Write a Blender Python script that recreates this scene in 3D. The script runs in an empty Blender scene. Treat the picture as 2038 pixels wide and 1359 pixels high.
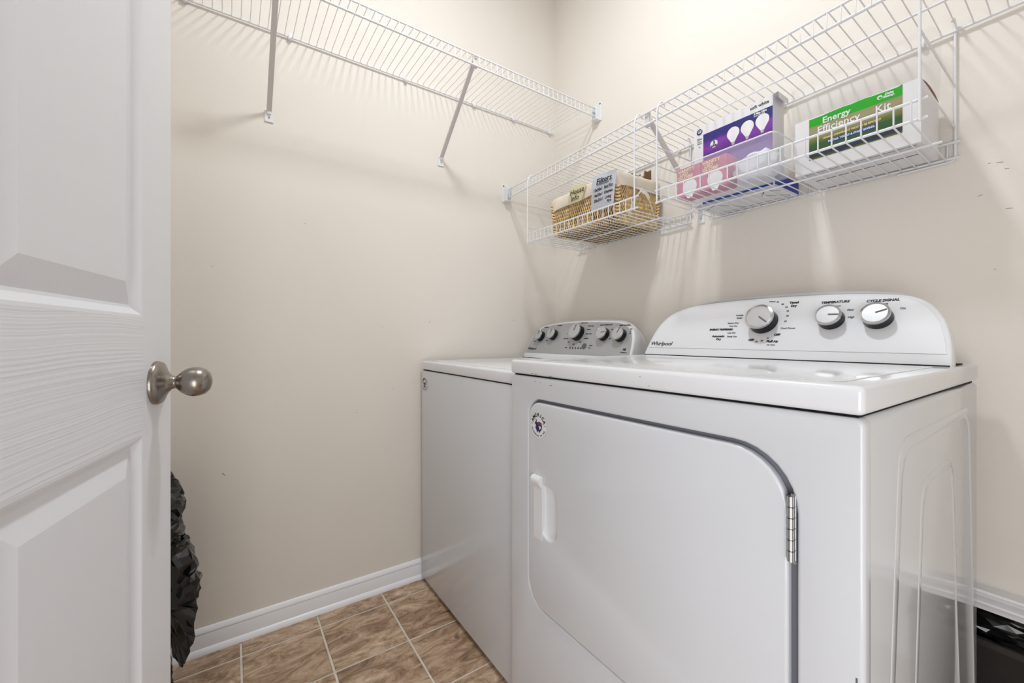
import bpy, bmesh, math, random
from mathutils import Vector, Matrix, noise
random.seed(4)
SC = bpy.context.scene
COL = SC.collection
R = math.radians

# ---------------------------------------------------------------- camera, light, exposure
cam_d = bpy.data.cameras.new('camera')
cam = bpy.data.objects.new('camera', cam_d); COL.objects.link(cam)
cam.location = (1.64465, -1.39898, 1.008)
cam.rotation_euler = (R(90), 0, R(55.6))
cam_d.sensor_width = 36.0
cam_d.lens = 815.5 / 2038 * 36
cam_d.shift_y = -7.5 / 2038
cam_d.clip_start = 0.01
SC.camera = cam

w = bpy.data.worlds.new('world'); SC.world = w; w.use_nodes = True
bg = w.node_tree.nodes['Background']
bg.inputs[0].default_value = (0.93, 0.96, 1.0, 1)      # even ambient fill, added to come in through the open doorway
bg.inputs[1].default_value = 0.25
LAMP_STRENGTH = 102.0
# unseen fill lamp added low in the doorway to brighten the lower left wall
hl = bpy.data.lights.new('doorway_fill', 'AREA'); hl.shape = 'RECTANGLE'; hl.size = 0.8; hl.size_y = 1.0; hl.energy = 6.0; hl.color = (0.94, 0.97, 1.0)
ho = bpy.data.objects.new('doorway_fill', hl); COL.objects.link(ho); ho.location = (2.08, -1.80, 0.62); ho.rotation_euler = (R(90), 0, R(60))

SC.view_settings.view_transform = 'Standard'
SC.view_settings.look = 'None'
SC.view_settings.gamma = 1
SC.view_settings.use_curve_mapping = False
SC.view_settings.exposure = 1.0

# ---------------------------------------------------------------- materials
def srgb(c):
    return tuple(((v / 255) / 12.92 if v / 255 <= 0.04045 else ((v / 255 + 0.055) / 1.055) ** 2.4) for v in c) + (1,)

def mat(name, rgb, rough=0.5, metal=0.0, spec=0.5, bump=None, coat=0.0, trans=0.0, ior=1.45, alpha=1.0, var=None):
    """rgb in sRGB 0-255; bump=(scale, strength, stretch xyz); var=(scale, amount) colour mottling"""
    m = bpy.data.materials.new(name); m.use_nodes = True
    nt = m.node_tree; b = nt.nodes['Principled BSDF']
    b.inputs['Base Color'].default_value = srgb(rgb)
    b.inputs['Roughness'].default_value = rough
    b.inputs['Metallic'].default_value = metal
    b.inputs['Specular IOR Level'].default_value = spec
    b.inputs['Coat Weight'].default_value = coat
    b.inputs['Transmission Weight'].default_value = trans
    b.inputs['IOR'].default_value = ior
    b.inputs['Alpha'].default_value = alpha
    tc = nt.nodes.new('ShaderNodeTexCoord')
    if bump:
        mp = nt.nodes.new('ShaderNodeMapping'); mp.inputs['Scale'].default_value = bump[2] if len(bump) > 2 else (1, 1, 1)
        nt.links.new(tc.outputs['Object'], mp.inputs[0])
        n = nt.nodes.new('ShaderNodeTexNoise'); n.inputs['Scale'].default_value = bump[0]; n.inputs['Detail'].default_value = 4
        nt.links.new(mp.outputs[0], n.inputs[0])
        bp = nt.nodes.new('ShaderNodeBump'); bp.inputs['Strength'].default_value = bump[1]; bp.inputs['Distance'].default_value = 0.002
        nt.links.new(n.outputs[0], bp.inputs['Height']); nt.links.new(bp.outputs[0], b.inputs['Normal'])
    if var:
        n2 = nt.nodes.new('ShaderNodeTexNoise'); n2.inputs['Scale'].default_value = var[0]; n2.inputs['Detail'].default_value = 5
        nt.links.new(tc.outputs['Object'], n2.inputs[0])
        cr = nt.nodes.new('ShaderNodeValToRGB')
        c = srgb(rgb); d = var[1]
        cr.color_ramp.elements[0].position = 0.3; cr.color_ramp.elements[1].position = 0.7
        cr.color_ramp.elements[0].color = (c[0] * (1 - d), c[1] * (1 - d), c[2] * (1 - d), 1)
        cr.color_ramp.elements[1].color = (min(1, c[0] * (1 + d)), min(1, c[1] * (1 + d)), min(1, c[2] * (1 + d)), 1)
        nt.links.new(n2.outputs[0], cr.inputs[0]); nt.links.new(cr.outputs[0], b.inputs['Base Color'])
    return m

M = {}
M['wall'] = mat('wall_paint', (236, 229, 220), 0.62, bump=(260, 0.12), var=(1.7, 0.02))
M['ceiling'] = mat('ceiling_paint', (246, 245, 242), 0.8)
M['trim'] = mat('trim_paint', (246, 246, 249), 0.3)
M['door'] = mat('door_paint', (232, 232, 236), 0.36, bump=(7, 0.35, (8, 8, 1.4)))
M['grout'] = mat('tile_joint', (228, 219, 204), 0.6, var=(30, 0.12))
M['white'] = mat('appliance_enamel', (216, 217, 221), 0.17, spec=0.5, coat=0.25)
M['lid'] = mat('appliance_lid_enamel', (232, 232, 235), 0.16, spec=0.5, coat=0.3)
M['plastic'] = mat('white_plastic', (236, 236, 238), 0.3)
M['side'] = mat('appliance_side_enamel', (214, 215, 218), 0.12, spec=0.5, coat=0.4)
M['face_dry'] = mat('dryer_face', (232, 232, 235), 0.28)
M['face_wash'] = mat('washer_face', (176, 176, 177), 0.32, metal=0.25)
M['black'] = mat('black_plastic', (20, 20, 22), 0.25)
M['gap_shade'] = mat('grey_gap_shade', (128, 128, 136), 0.4)  # grey stands in for the shade in the gap round the dryer door
M['gap'] = mat('dark_gap', (12, 12, 12), 0.9)
M['chrome'] = mat('chrome', (205, 206, 210), 0.12, metal=1)
M['silver'] = mat('silver_cap', (196, 196, 198), 0.35, metal=0.6)
M['nickel'] = mat('brushed_nickel', (150, 143, 136), 0.27, metal=1, bump=(90, 0.06, (1, 1, 6)))
M['wire'] = mat('coated_wire', (236, 236, 239), 0.3)
M['brace'] = mat('coated_steel_brace', (214, 210, 208), 0.35)
M['ink'] = mat('black_ink', (28, 28, 30), 0.6)
M['inkgrey'] = mat('grey_ink', (96, 96, 100), 0.6)
M['inkblue'] = mat('blue_ink', (44, 50, 92), 0.6)
M['card'] = mat('white_cardboard', (232, 230, 232), 0.55)
M['carddark'] = mat('brown_cardboard', (122, 84, 52), 0.7)
M['cardgrey'] = mat('grey_cardboard_underside', (188, 186, 186), 0.6)
M['linen'] = mat('linen_liner', (226, 214, 196), 0.85, bump=(400, 0.4), var=(12, 0.08))
M['wicker'] = mat('seagrass_wicker', (220, 190, 138), 0.5, var=(75, 0.38))
M['wicker_dark'] = mat('wicker_stake', (96, 66, 38), 0.8)
M['note_y'] = mat('cream_note_paper', (240, 232, 196), 0.7)
M['note_w'] = mat('white_note_paper', (232, 234, 242), 0.7)
M['blue'] = mat('blue_print', (22, 66, 160), 0.4)
M['navy'] = mat('navy_print', (30, 42, 96), 0.4)
M['pink'] = mat('pink_carton', (206, 96, 138), 0.4, var=(14, 0.2))
M['gold'] = mat('pale_gold_print', (244, 214, 164), 0.5)
M['bulb'] = mat('bulb_print', (240, 240, 240), 0.4)
M['clear'] = mat('clear_plastic', (245, 246, 250), 0.12, spec=0.5, alpha=0.15)
M['milky'] = mat('milky_plastic', (244, 241, 240), 0.3, alpha=0.09)
M['bag'] = mat('black_film', (14, 14, 15), 0.17, spec=0.6, coat=0.3)
M['bin'] = mat('dark_grey_bin', (58, 56, 55), 0.35)
M['red'] = mat('red_print', (150, 40, 36), 0.5)
M['wad'] = mat('white_tissue', (226, 226, 234), 0.6, bump=(40, 0.6))

def nodes_mat(name, rough):
    m = bpy.data.materials.new(name); m.use_nodes = True
    nt = m.node_tree; b = nt.nodes['Principled BSDF']; b.inputs['Roughness'].default_value = rough
    return m, nt, b

def tile_mat():
    m, nt, b = nodes_mat('slate_look_tile', 0.42)
    tc = nt.nodes.new('ShaderNodeTexCoord'); oi = nt.nodes.new('ShaderNodeObjectInfo')
    mul = nt.nodes.new('ShaderNodeVectorMath'); mul.operation = 'SCALE'; mul.inputs[0].default_value = (17, 31, 7)
    nt.links.new(oi.outputs['Random'], mul.inputs['Scale'])
    rot = nt.nodes.new('ShaderNodeMapping'); rot.inputs['Scale'].default_value = (3.0, 1.1, 1); rot.inputs['Rotation'].default_value = (0, 0, R(28))
    nt.links.new(tc.outputs['Object'], rot.inputs[0])
    add = nt.nodes.new('ShaderNodeVectorMath'); add.operation = 'ADD'
    nt.links.new(rot.outputs[0], add.inputs[0]); nt.links.new(mul.outputs[0], add.inputs[1])
    n1 = nt.nodes.new('ShaderNodeTexNoise'); n1.inputs['Scale'].default_value = 8; n1.inputs['Detail'].default_value = 12; n1.inputs['Distortion'].default_value = 1.1; n1.inputs['Roughness'].default_value = 0.78
    nt.links.new(add.outputs[0], n1.inputs[0])
    cr = nt.nodes.new('ShaderNodeValToRGB'); e = cr.color_ramp.elements
    e[0].position = 0.34; e[0].color = srgb((104, 82, 66)); e[1].position = 0.70; e[1].color = srgb((252, 240, 224))
    a = e.new(0.44); a.color = srgb((164, 138, 112)); c = e.new(0.52); c.color = srgb((200, 174, 146)); d = e.new(0.59); d.color = srgb((222, 200, 176))
    nt.links.new(n1.outputs[0], cr.inputs[0])
    n2 = nt.nodes.new('ShaderNodeTexNoise'); n2.inputs['Scale'].default_value = 2.4; n2.inputs['Detail'].default_value = 2
    nt.links.new(add.outputs[0], n2.inputs[0])
    cr2 = nt.nodes.new('ShaderNodeValToRGB'); f = cr2.color_ramp.elements
    f[0].position = 0.35; f[0].color = srgb((226, 214, 208)); f[1].position = 0.65; f[1].color = srgb((255, 250, 246))
    nt.links.new(n2.outputs[0], cr2.inputs[0])
    mx = nt.nodes.new('ShaderNodeMix'); mx.data_type = 'RGBA'; mx.blend_type = 'MULTIPLY'; mx.inputs[0].default_value = 1
    nt.links.new(cr.outputs[0], mx.inputs[6]); nt.links.new(cr2.outputs[0], mx.inputs[7])
    nt.links.new(mx.outputs[2], b.inputs['Base Color'])
    bp = nt.nodes.new('ShaderNodeBump'); bp.inputs['Strength'].default_value = 0.55; bp.inputs['Distance'].default_value = 0.004
    nt.links.new(n1.outputs[0], bp.inputs['Height']); nt.links.new(bp.outputs[0], b.inputs['Normal'])
    return m
M['tile'] = tile_mat()

def grain_mat():
    """moulded wood grain of the hollow door's rails: wavy lines running along x"""
    m, nt, b = nodes_mat('door_grain_paint', 0.36)
    b.inputs['Base Color'].default_value = srgb((232, 232, 236))
    tc = nt.nodes.new('ShaderNodeTexCoord')
    mp = nt.nodes.new('ShaderNodeMapping'); mp.inputs['Scale'].default_value = (0.55, 0.55, 1)
    nt.links.new(tc.outputs['Object'], mp.inputs[0])
    n = nt.nodes.new('ShaderNodeTexNoise'); n.inputs['Scale'].default_value = 5.5; n.inputs['Detail'].default_value = 1.5
    nt.links.new(mp.outputs[0], n.inputs[0])
    sx = nt.nodes.new('ShaderNodeSeparateXYZ'); nt.links.new(tc.outputs['Object'], sx.inputs[0])
    m1 = nt.nodes.new('ShaderNodeMath'); m1.operation = 'MULTIPLY_ADD'; m1.inputs[1].default_value = 0.035
    nt.links.new(n.outputs[0], m1.inputs[0]); nt.links.new(sx.outputs[2], m1.inputs[2])
    m2 = nt.nodes.new('ShaderNodeMath'); m2.operation = 'MULTIPLY'; m2.inputs[1].default_value = 210
    nt.links.new(m1.outputs[0], m2.inputs[0])
    n1 = nt.nodes.new('ShaderNodeTexNoise'); n1.noise_dimensions = '1D'; n1.inputs['Scale'].default_value = 1.0; n1.inputs['Detail'].default_value = 2
    nt.links.new(m2.outputs[0], n1.inputs['W'])
    bp = nt.nodes.new('ShaderNodeBump'); bp.inputs['Strength'].default_value = 0.3; bp.inputs['Distance'].default_value = 0.002
    nt.links.new(n1.outputs[0], bp.inputs['Height']); nt.links.new(bp.outputs[0], b.inputs['Normal'])
    return m
M['grain'] = grain_mat()

def print_mat(name, stops, axis=2, wob=0.25, sc=3.0, rough=0.4, stretch=(1, 1, 1)):
    """printed panel: bands of ink along one generated axis, disturbed by noise"""
    m, nt, b = nodes_mat(name, rough)
    tc = nt.nodes.new('ShaderNodeTexCoord')
    mp = nt.nodes.new('ShaderNodeMapping'); mp.inputs['Scale'].default_value = stretch
    nt.links.new(tc.outputs['Generated'], mp.inputs[0])
    n = nt.nodes.new('ShaderNodeTexNoise'); n.inputs['Scale'].default_value = sc; n.inputs['Detail'].default_value = 3
    nt.links.new(mp.outputs[0], n.inputs[0])
    sx = nt.nodes.new('ShaderNodeSeparateXYZ'); nt.links.new(tc.outputs['Generated'], sx.inputs[0])
    ma = nt.nodes.new('ShaderNodeMath'); ma.operation = 'MULTIPLY_ADD'; ma.inputs[1].default_value = wob
    nt.links.new(n.outputs[0], ma.inputs[0]); nt.links.new(sx.outputs[axis], ma.inputs[2])
    su = nt.nodes.new('ShaderNodeMath'); su.operation = 'SUBTRACT'; su.inputs[1].default_value = wob * 0.5
    nt.links.new(ma.outputs[0], su.inputs[0])
    cr = nt.nodes.new('ShaderNodeValToRGB'); e = cr.color_ramp.elements
    e[0].position = stops[0][0]; e[0].color = srgb(stops[0][1]); e[1].position = stops[-1][0]; e[1].color = srgb(stops[-1][1])
    for p, c in stops[1:-1]:
        k = e.new(p); k.color = srgb(c)
    nt.links.new(su.outputs[0], cr.inputs[0]); nt.links.new(cr.outputs[0], b.inputs['Base Color'])
    return m
M['kit_art'] = print_mat('landscape_print', [(0.0, (104, 110, 26)), (0.07, (30, 46, 66)), (0.17, (36, 52, 58)), (0.22, (96, 104, 30)), (0.30, (42, 84, 38)), (0.44, (44, 92, 42)), (0.52, (96, 108, 44)), (0.62, (134, 134, 84)), (0.85, (158, 150, 112)), (1.0, (150, 144, 100))], wob=0.16, sc=2.2, stretch=(2, 1, 5))
M['green'] = mat('bright_green_print', (22, 172, 20), 0.4, var=(9, 0.12))
M['purple'] = print_mat('purple_print', [(0.0, (150, 96, 190)), (0.3, (120, 66, 166)), (0.55, (92, 40, 136)), (0.75, (132, 60, 170)), (0.86, (52, 40, 130)), (1.0, (44, 44, 120))], wob=0.5, sc=1.6, stretch=(1, 1, 4))

lamp_m = bpy.data.materials.new('lamp_glass'); lamp_m.use_nodes = True
_b = lamp_m.node_tree.nodes['Principled BSDF']
_b.inputs['Base Color'].default_value = (0.9, 0.9, 0.9, 1)
_b.inputs['Emission Color'].default_value = (0.90, 0.955, 1.0, 1)
_b.inputs['Emission Strength'].default_value = LAMP_STRENGTH

# ---------------------------------------------------------------- helpers
WM = {}      # world matrix of every object we make

def root(name, loc, label=None, cat=None, group=None, kind=None, M4=None):
    o = bpy.data.objects.new(name, None); COL.objects.link(o)
    o.empty_display_size = 0.05
    m = M4 if M4 is not None else Matrix.Translation(Vector(loc))
    o.matrix_world = m; WM[o.name] = m.copy()
    if label: o['label'] = label
    if cat: o['category'] = cat
    if group: o['group'] = group
    if kind: o['kind'] = kind
    return o

def add(name, me, material, parent=None, smooth=None, label=None, kind=None):
    """me is in world coordinates; parent may be an empty or a part (parts share their thing's frame)"""
    if parent is not None:
        pm = WM[parent.name]; me.transform(pm.inverted()); m = pm
    else:
        m = Matrix.Identity(4)
    o = bpy.data.objects.new(name, me); COL.objects.link(o)
    me.name = name
    if material is not None:
        me.materials.clear(); me.materials.append(M[material] if isinstance(material, str) else material)
    if parent is not None: o.parent = parent
    WM[o.name] = m.copy()
    if smooth is not None:
        for p in me.polygons: p.use_smooth = True
        if smooth < 180:
            me.set_sharp_from_angle(angle=R(smooth))
    if label: o['label'] = label
    if kind: o['kind'] = kind
    return o

def inst(name, me, parent, offset):
    """shares mesh data me (already local to the parent) at an offset"""
    o = bpy.data.objects.new(name, me); COL.objects.link(o)
    o.parent = parent; o.location = offset
    return o

def single(o, label, cat, group=None):
    o['label'] = label; o['category'] = cat
    if group: o['group'] = group
    return o

def bm2me(bm):
    me = bpy.data.meshes.new('m'); bm.normal_update(); bm.to_mesh(me); bm.free(); return me

def bm_box(bm, x0, x1, y0, y1, z0, z1, bev=0.0, seg=2):
    r = bmesh.ops.create_cube(bm, size=1)
    vs = r['verts']
    for v in vs:
        v.co = Vector(((x0 + x1) / 2 + v.co.x * (x1 - x0), (y0 + y1) / 2 + v.co.y * (y1 - y0), (z0 + z1) / 2 + v.co.z * (z1 - z0)))
    if bev > 0:
        es = list({e for v in vs for e in v.link_edges})
        bmesh.ops.bevel(bm, geom=es, offset=bev, segments=seg, profile=0.5, affect='EDGES')
    return vs

def box(x0, x1, y0, y1, z0, z1, bev=0.0, seg=2):
    bm = bmesh.new(); bm_box(bm, x0, x1, y0, y1, z0, z1, bev, seg); return bm2me(bm)

def bm_tube(bm, pts, r, n=8, closed=False, caps=True, rs=None):
    pts = [Vector(p) for p in pts]; N = len(pts)
    rings = []; prev = None
    for i, p in enumerate(pts):
        if closed: t = (pts[(i + 1) % N] - pts[i - 1]).normalized()
        elif i == 0: t = (pts[1] - pts[0]).normalized()
        elif i == N - 1: t = (pts[-1] - pts[-2]).normalized()
        else: t = ((pts[i + 1] - p).normalized() + (p - pts[i - 1]).normalized()).normalized()
        if prev is None:
            a = Vector((0, 0, 1)) if abs(t.z) < 0.9 else Vector((1, 0, 0))
            u = t.cross(a).normalized()
        else:
            u = (prev - t * prev.dot(t)).normalized()
        prev = u; v = t.cross(u)
        rr = rs[i] if rs else r
        rings.append([bm.verts.new(p + (u * math.cos(2 * math.pi * k / n) + v * math.sin(2 * math.pi * k / n)) * rr) for k in range(n)])
    for i in range(N if closed else N - 1):
        a, b = rings[i], rings[(i + 1) % N]
        for k in range(n):
            bm.faces.new((a[k], a[(k + 1) % n], b[(k + 1) % n], b[k]))
    if caps and not closed:
        bm.faces.new(rings[0][::-1]); bm.faces.new(rings[-1])

def tube(pts, r, n=8, **k):
    bm = bmesh.new(); bm_tube(bm, pts, r, n, **k); return bm2me(bm)

def bend(pts, r=0.008, k=4):
    """round the corners of a polyline"""
    pts = [Vector(p) for p in pts]; out = [pts[0]]
    for i in range(1, len(pts) - 1):
        a, b, c = pts[i - 1], pts[i], pts[i + 1]
        d1 = min(r, (a - b).length * 0.45); d2 = min(r, (c - b).length * 0.45)
        p, q = b + (a - b).normalized() * d1, b + (c - b).normalized() * d2
        for j in range(k + 1):
            t = j / k; out.append(p * (1 - t) ** 2 + b * 2 * t * (1 - t) + q * t * t)
    out.append(pts[-1]); return out

def frame(o, u, n):
    """matrix whose x axis is u, z axis is n"""
    u = Vector(u).normalized(); n = Vector(n).normalized(); v = n.cross(u)
    m = Matrix((u, v, n)).transposed().to_4x4(); m.translation = Vector(o); return m

def lathe(prof, m4, n=40):
    """prof: (r, h) pairs; axis = local z of m4"""
    bm = bmesh.new(); rings = []
    for r_, h in prof:
        if r_ < 1e-6: rings.append([bm.verts.new((0, 0, h))])
        else: rings.append([bm.verts.new((r_ * math.cos(2 * math.pi * k / n), r_ * math.sin(2 * math.pi * k / n), h)) for k in range(n)])
    for a, b in zip(rings, rings[1:]):
        for k in range(n):
            k2 = (k + 1) % n
            if len(a) == 1 and len(b) == 1: continue
            if len(a) == 1: bm.faces.new((a[0], b[k], b[k2]))
            elif len(b) == 1: bm.faces.new((a[k], a[k2], b[0]))
            else: bm.faces.new((a[k], a[k2], b[k2], b[k]))
    bmesh.ops.recalc_face_normals(bm, faces=bm.faces)
    bm.transform(m4); return bm2me(bm)

def plate(outlines, thick, m4, bev=0.0, res=2):
    """flat plate from closed 2D outlines (later ones cut holes), front face at local z=0, back at -thick"""
    cu = bpy.data.curves.new('c', 'CURVE'); cu.dimensions = '2D'; cu.fill_mode = 'BOTH'
    for pts in outlines:
        s = cu.splines.new('POLY'); s.points.add(len(pts) - 1); s.use_cyclic_u = True
        for q, p in zip(s.points, pts): q.co = (p[0], p[1], 0, 1)
    if thick > 0:
        cu.extrude = max(thick / 2 - bev, 1e-5); cu.bevel_depth = bev; cu.bevel_resolution = res; cu.offset = -bev
    ob = bpy.data.objects.new('c', cu)
    me = bpy.data.meshes.new_from_object(ob)
    bpy.data.objects.remove(ob); bpy.data.curves.remove(cu)
    bm = bmesh.new(); bm.from_mesh(me); bpy.data.meshes.remove(me)
    bmesh.ops.remove_doubles(bm, verts=bm.verts, dist=1e-6)
    bmesh.ops.translate(bm, verts=bm.verts, vec=(0, 0, -thick / 2)); bm.transform(m4)
    return bm2me(bm)

def rrect(x0, x1, y0, y1, r, k=6):
    """rounded rectangle; r single or (bl, br, tr, tl)"""
    if not isinstance(r, (tuple, list)): r = (r,) * 4
    out = []
    for (cx, cy, a0, rr) in ((x0 + r[0], y0 + r[0], 180, r[0]), (x1 - r[1], y0 + r[1], 270, r[1]), (x1 - r[2], y1 - r[2], 0, r[2]), (x0 + r[3], y1 - r[3], 90, r[3])):
        for j in range(k + 1):
            a = R(a0 + 90 * j / k); out.append((cx + rr * math.cos(a), cy + rr * math.sin(a)))
    return out

def circle(cx, cy, r, n=28, ry=None):
    return [(cx + r * math.cos(2 * math.pi * i / n), cy + (ry or r) * math.sin(2 * math.pi * i / n)) for i in range(n)]

def catmull(pts, k=6):
    out = []
    for i in range(len(pts) - 1):
        p0 = pts[max(i - 1, 0)]; p1 = pts[i]; p2 = pts[i + 1]; p3 = pts[min(i + 2, len(pts) - 1)]
        for j in range(k):
            t = j / k
            out.append(tuple(0.5 * ((2 * p1[c]) + (-p0[c] + p2[c]) * t + (2 * p0[c] - 5 * p1[c] + 4 * p2[c] - p3[c]) * t * t + (-p0[c] + 3 * p1[c] - 3 * p2[c] + p3[c]) * t ** 3) for c in (0, 1)))
    out.append(tuple(pts[-1])); return out

def text(body, size, m4, x=0, y=0, align='CENTER', shear=0.0, bold=0.0, xs=1.0, rot=0.0, thick=0.0003, ya='CENTER'):
    cu = bpy.data.curves.new('t', 'FONT'); cu.body = body; cu.size = size; cu.align_x = align; cu.align_y = ya
    cu.shear = shear; cu.offset = bold; cu.extrude = thick; cu.resolution_u = 2
    ob = bpy.data.objects.new('t', cu)
    me = bpy.data.meshes.new_from_object(ob)
    bpy.data.objects.remove(ob); bpy.data.curves.remove(cu)
    me.transform(m4 @ Matrix.Translation((x, y, thick + 0.0001)) @ Matrix.Rotation(rot, 4, 'Z') @ Matrix.Diagonal((xs, 1, 1, 1)))
    return me

def join(mes):
    bm = bmesh.new()
    for me in mes:
        bm.from_mesh(me); bpy.data.meshes.remove(me)
    return bm2me(bm)

# ================================================================ the room
CEIL = 2.85; FRONT = -1.66; FAR = 2.56; LEDGE = 0.40
def struct(name, me, m, **k):
    return add(name, me, m, None, kind='structure', **k)

floor = struct('floor', box(-0.1, FAR + 0.1, FRONT - 0.9, 0.42, -0.1, -0.0025), 'grout')
# tiles: a grid of 0.2316 m, joints at x = 0.091 + k*S and y = -0.910 + k*S
S = 0.2316
ti = 0
for i in range(-1, 11):
    for j in range(-4, 4):
        x0 = 0.0913 + i * S; x1 = x0 + S; y0 = -0.9102 + j * S; y1 = y0 + S
        x0, x1 = max(x0, 0.0), min(x1, FAR); y0, y1 = max(y0, FRONT - 0.0), min(y1, 0.0)
        if x1 - x0 < 0.02 or y1 - y0 < 0.02: continue
        g = 0.0034
        bm = bmesh.new()
        nx = 3
        vs = bm_box(bm, x0 + g, x1 - g, y0 + g, y1 - g, -0.003, 0.0, 0.0018, 1)
        for v in bm.verts:                       # slightly uneven embossed edge
            v.co.x += 0.0012 * noise.noise(v.co * 40); v.co.y += 0.0012 * noise.noise(v.co * 40 + Vector((5, 5, 5)))
        add('tile', bm2me(bm), 'tile', floor)

def slab(name, x0, x1, y0, y1, z0, z1, m='wall'): return struct(name, box(x0, x1, y0, y1, z0, z1), m)
wl = slab('wall_left', -0.12, 0.0, FRONT - 0.12, 0.12, 0, CEIL)
# right wall with the low opening under the ledge beside the dryer
bm = bmesh.new()
bm_box(bm, 0, FAR, 0.0, 0.12, LEDGE, CEIL); bm_box(bm, 0, 1.36, 0.0, 0.12, 0, LEDGE)
bm_box(bm, 1.36, FAR, 0.34, 0.42, 0, LEDGE + 0.1); bm_box(bm, 1.30, 1.36, 0.12, 0.42, 0, LEDGE + 0.1); bm_box(bm, 1.36, FAR, 0.12, 0.34, LEDGE, LEDGE + 0.1)
wr = struct('wall_right', bm2me(bm), 'wall')
bm = bmesh.new()
bm_box(bm, 0, 1.66, FRONT - 0.12, FRONT, 0, CEIL); bm_box(bm, 1.66, 2.50, FRONT - 0.12, FRONT, 2.06, CEIL); bm_box(bm, 2.50, FAR, FRONT - 0.12, FRONT, 0, CEIL)
struct('wall_front', bm2me(bm), 'wall')
slab('wall_far', FAR, FAR + 0.12, FRONT - 0.12, 0.42, 0, CEIL)
struct('ceiling', box(-0.12, FAR + 0.12, FRONT - 0.12, 0.42, CEIL, CEIL + 0.1), 'ceiling')

def profile_x(name, prof, a, b, along, side, m='trim'):
    """moulding: prof = (out, z) points, run from a to b along axis 'x' or 'y'; side=(wall coordinate, +1/-1 outward)"""
    bm = bmesh.new(); rings = []
    for t in (a, b):
        rings.append([bm.verts.new((t, side[0] + side[1] * o, z) if along == 'x' else (side[0] + side[1] * o, t, z)) for o, z in prof])
    n = len(prof)
    for k in range(n):
        bm.faces.new((rings[0][k], rings[0][(k + 1) % n], rings[1][(k + 1) % n], rings[1][k]))
    bm.faces.new(rings[0][::-1]); bm.faces.new(rings[1])
    bmesh.ops.recalc_face_normals(bm, faces=bm.faces)
    return struct(name, bm2me(bm), m, smooth=35)
SHOE = [(0, 0), (0.0195, 0), (0.0190, 0.006), (0.0165, 0.012), (0.0125, 0.016), (0.0098, 0.018), (0.0098, 0.0195), (0.0098, 0.058), (0.0088, 0.0605),
        (0.0100, 0.0625), (0.0098, 0.0665), (0.0075, 0.0725), (0.0045, 0.0765), (0.003, 0.0785), (0, 0.0795)]
profile_x('baseboard_left', SHOE, FRONT, -0.01, 'y', (0, 1))
profile_x('baseboard_front', SHOE, 0.02, 1.60, 'x', (FRONT, 1))
# moulded ledge over the low opening
LP = [(0, 0.398), (0.006, 0.398), (0.0075, 0.405), (0.012, 0.411), (0.014, 0.414), (0.013, 0.418), (0.018, 0.427), (0.024, 0.434), (0.026, 0.437),
      (0.026, 0.441), (0.034, 0.443), (0.037, 0.448), (0.034, 0.452), (0.0, 0.4525)]
profile_x('trim_1', LP, 1.36, FAR - 0.001, 'x', (0, -1))
# door casing of the doorway behind the camera
bm = bmesh.new()
for x in (1.60, 2.50): bm_box(bm, x, x + 0.06, FRONT + 0.0, FRONT + 0.015, 0, 2.06)
bm_box(bm, 1.60, 2.56, FRONT + 0.0, FRONT + 0.015, 2.06, 2.12)
struct('trim_2', bm2me(bm), 'trim')

# small scuffs on the left wall: (y, z, length, angle)
bm = bmesh.new()
# ================================================================ door (swung open against the front wall)
P0 = Vector((0.841, -1.475, 0.0)); A = R(78)
du = Vector((math.sin(A), -math.cos(A), 0)); dn = Vector((math.cos(A), math.sin(A), 0))
DW = 0.80; DH = 2.03
DM = Matrix((du, Vector((0, 0, 1)), dn)).transposed().to_4x4(); DM.translation = P0   # local (u, z, outward); mirrored frame
DM = Matrix(((du.x, dn.x, 0, P0.x), (du.y, dn.y, 0, P0.y), (0, 0, 1, 0), (0, 0, 0, 1)))   # local x = u, y = outward, z = up
door = root('door_1', P0, kind='structure', M4=DM)
def dloc(bm): bm.transform(DM); bmesh.ops.recalc_face_normals(bm, faces=bm.faces); return bm2me(bm)
TH = 0.035; UP = [(0.092, 0.3545), (0.4455, 0.708)]
ZP = [(0.25, 0.881), (1.034, 1.70), (1.80, 1.93)]
def dpart(name, u0, u1, z0, z1, m, w0=-TH, w1=0.0):
    bm = bmesh.new(); bm_box(bm, u0, u1, w0, w1, z0, z1); return add(name, dloc(bm), m, door)
dpart('stile', 0, 0.092, 0.01, DH, 'door'); dpart('stile', 0.708, DW, 0.01, DH, 'door')
dpart('mullion', 0.3545, 0.4455, 0.25, 1.93, 'door')
for z0, z1 in ((0.01, 0.25), (0.881, 1.034), (1.70, 1.80), (1.93, DH)):
    if z0 in (0.881, 1.70):
        dpart('rail', 0.092, 0.3545, z0, z1, 'grain'); dpart('rail', 0.4455, 0.708, z0, z1, 'grain')
    else: dpart('rail', 0.092, 0.708, z0, z1, 'grain')
for u0, u1 in UP:
    for z0, z1 in ZP:
        bm = bmesh.new()
        rings = []
        for ins, wy in ((0, -TH), (0, 0.0), (0.0035, -0.0005), (0.007, -0.0035), (0.012, -0.0082), (0.0155, -0.0088), (0.040, -0.0022), (0.0425, -0.0015)):
            rings.append([bm.verts.new((a, wy, b)) for a, b in ((u0 + ins, z0 + ins), (u1 - ins, z0 + ins), (u1 - ins, z1 - ins), (u0 + ins, z1 - ins))])
        for a, b in zip(rings, rings[1:]):
            for k in range(4): bm.faces.new((a[k], a[(k + 1) % 4], b[(k + 1) % 4], b[k]))
        bm.faces.new(rings[-1]); bm.faces.new(rings[0][::-1])
        add('panel', dloc(bm), 'door', door)
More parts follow.
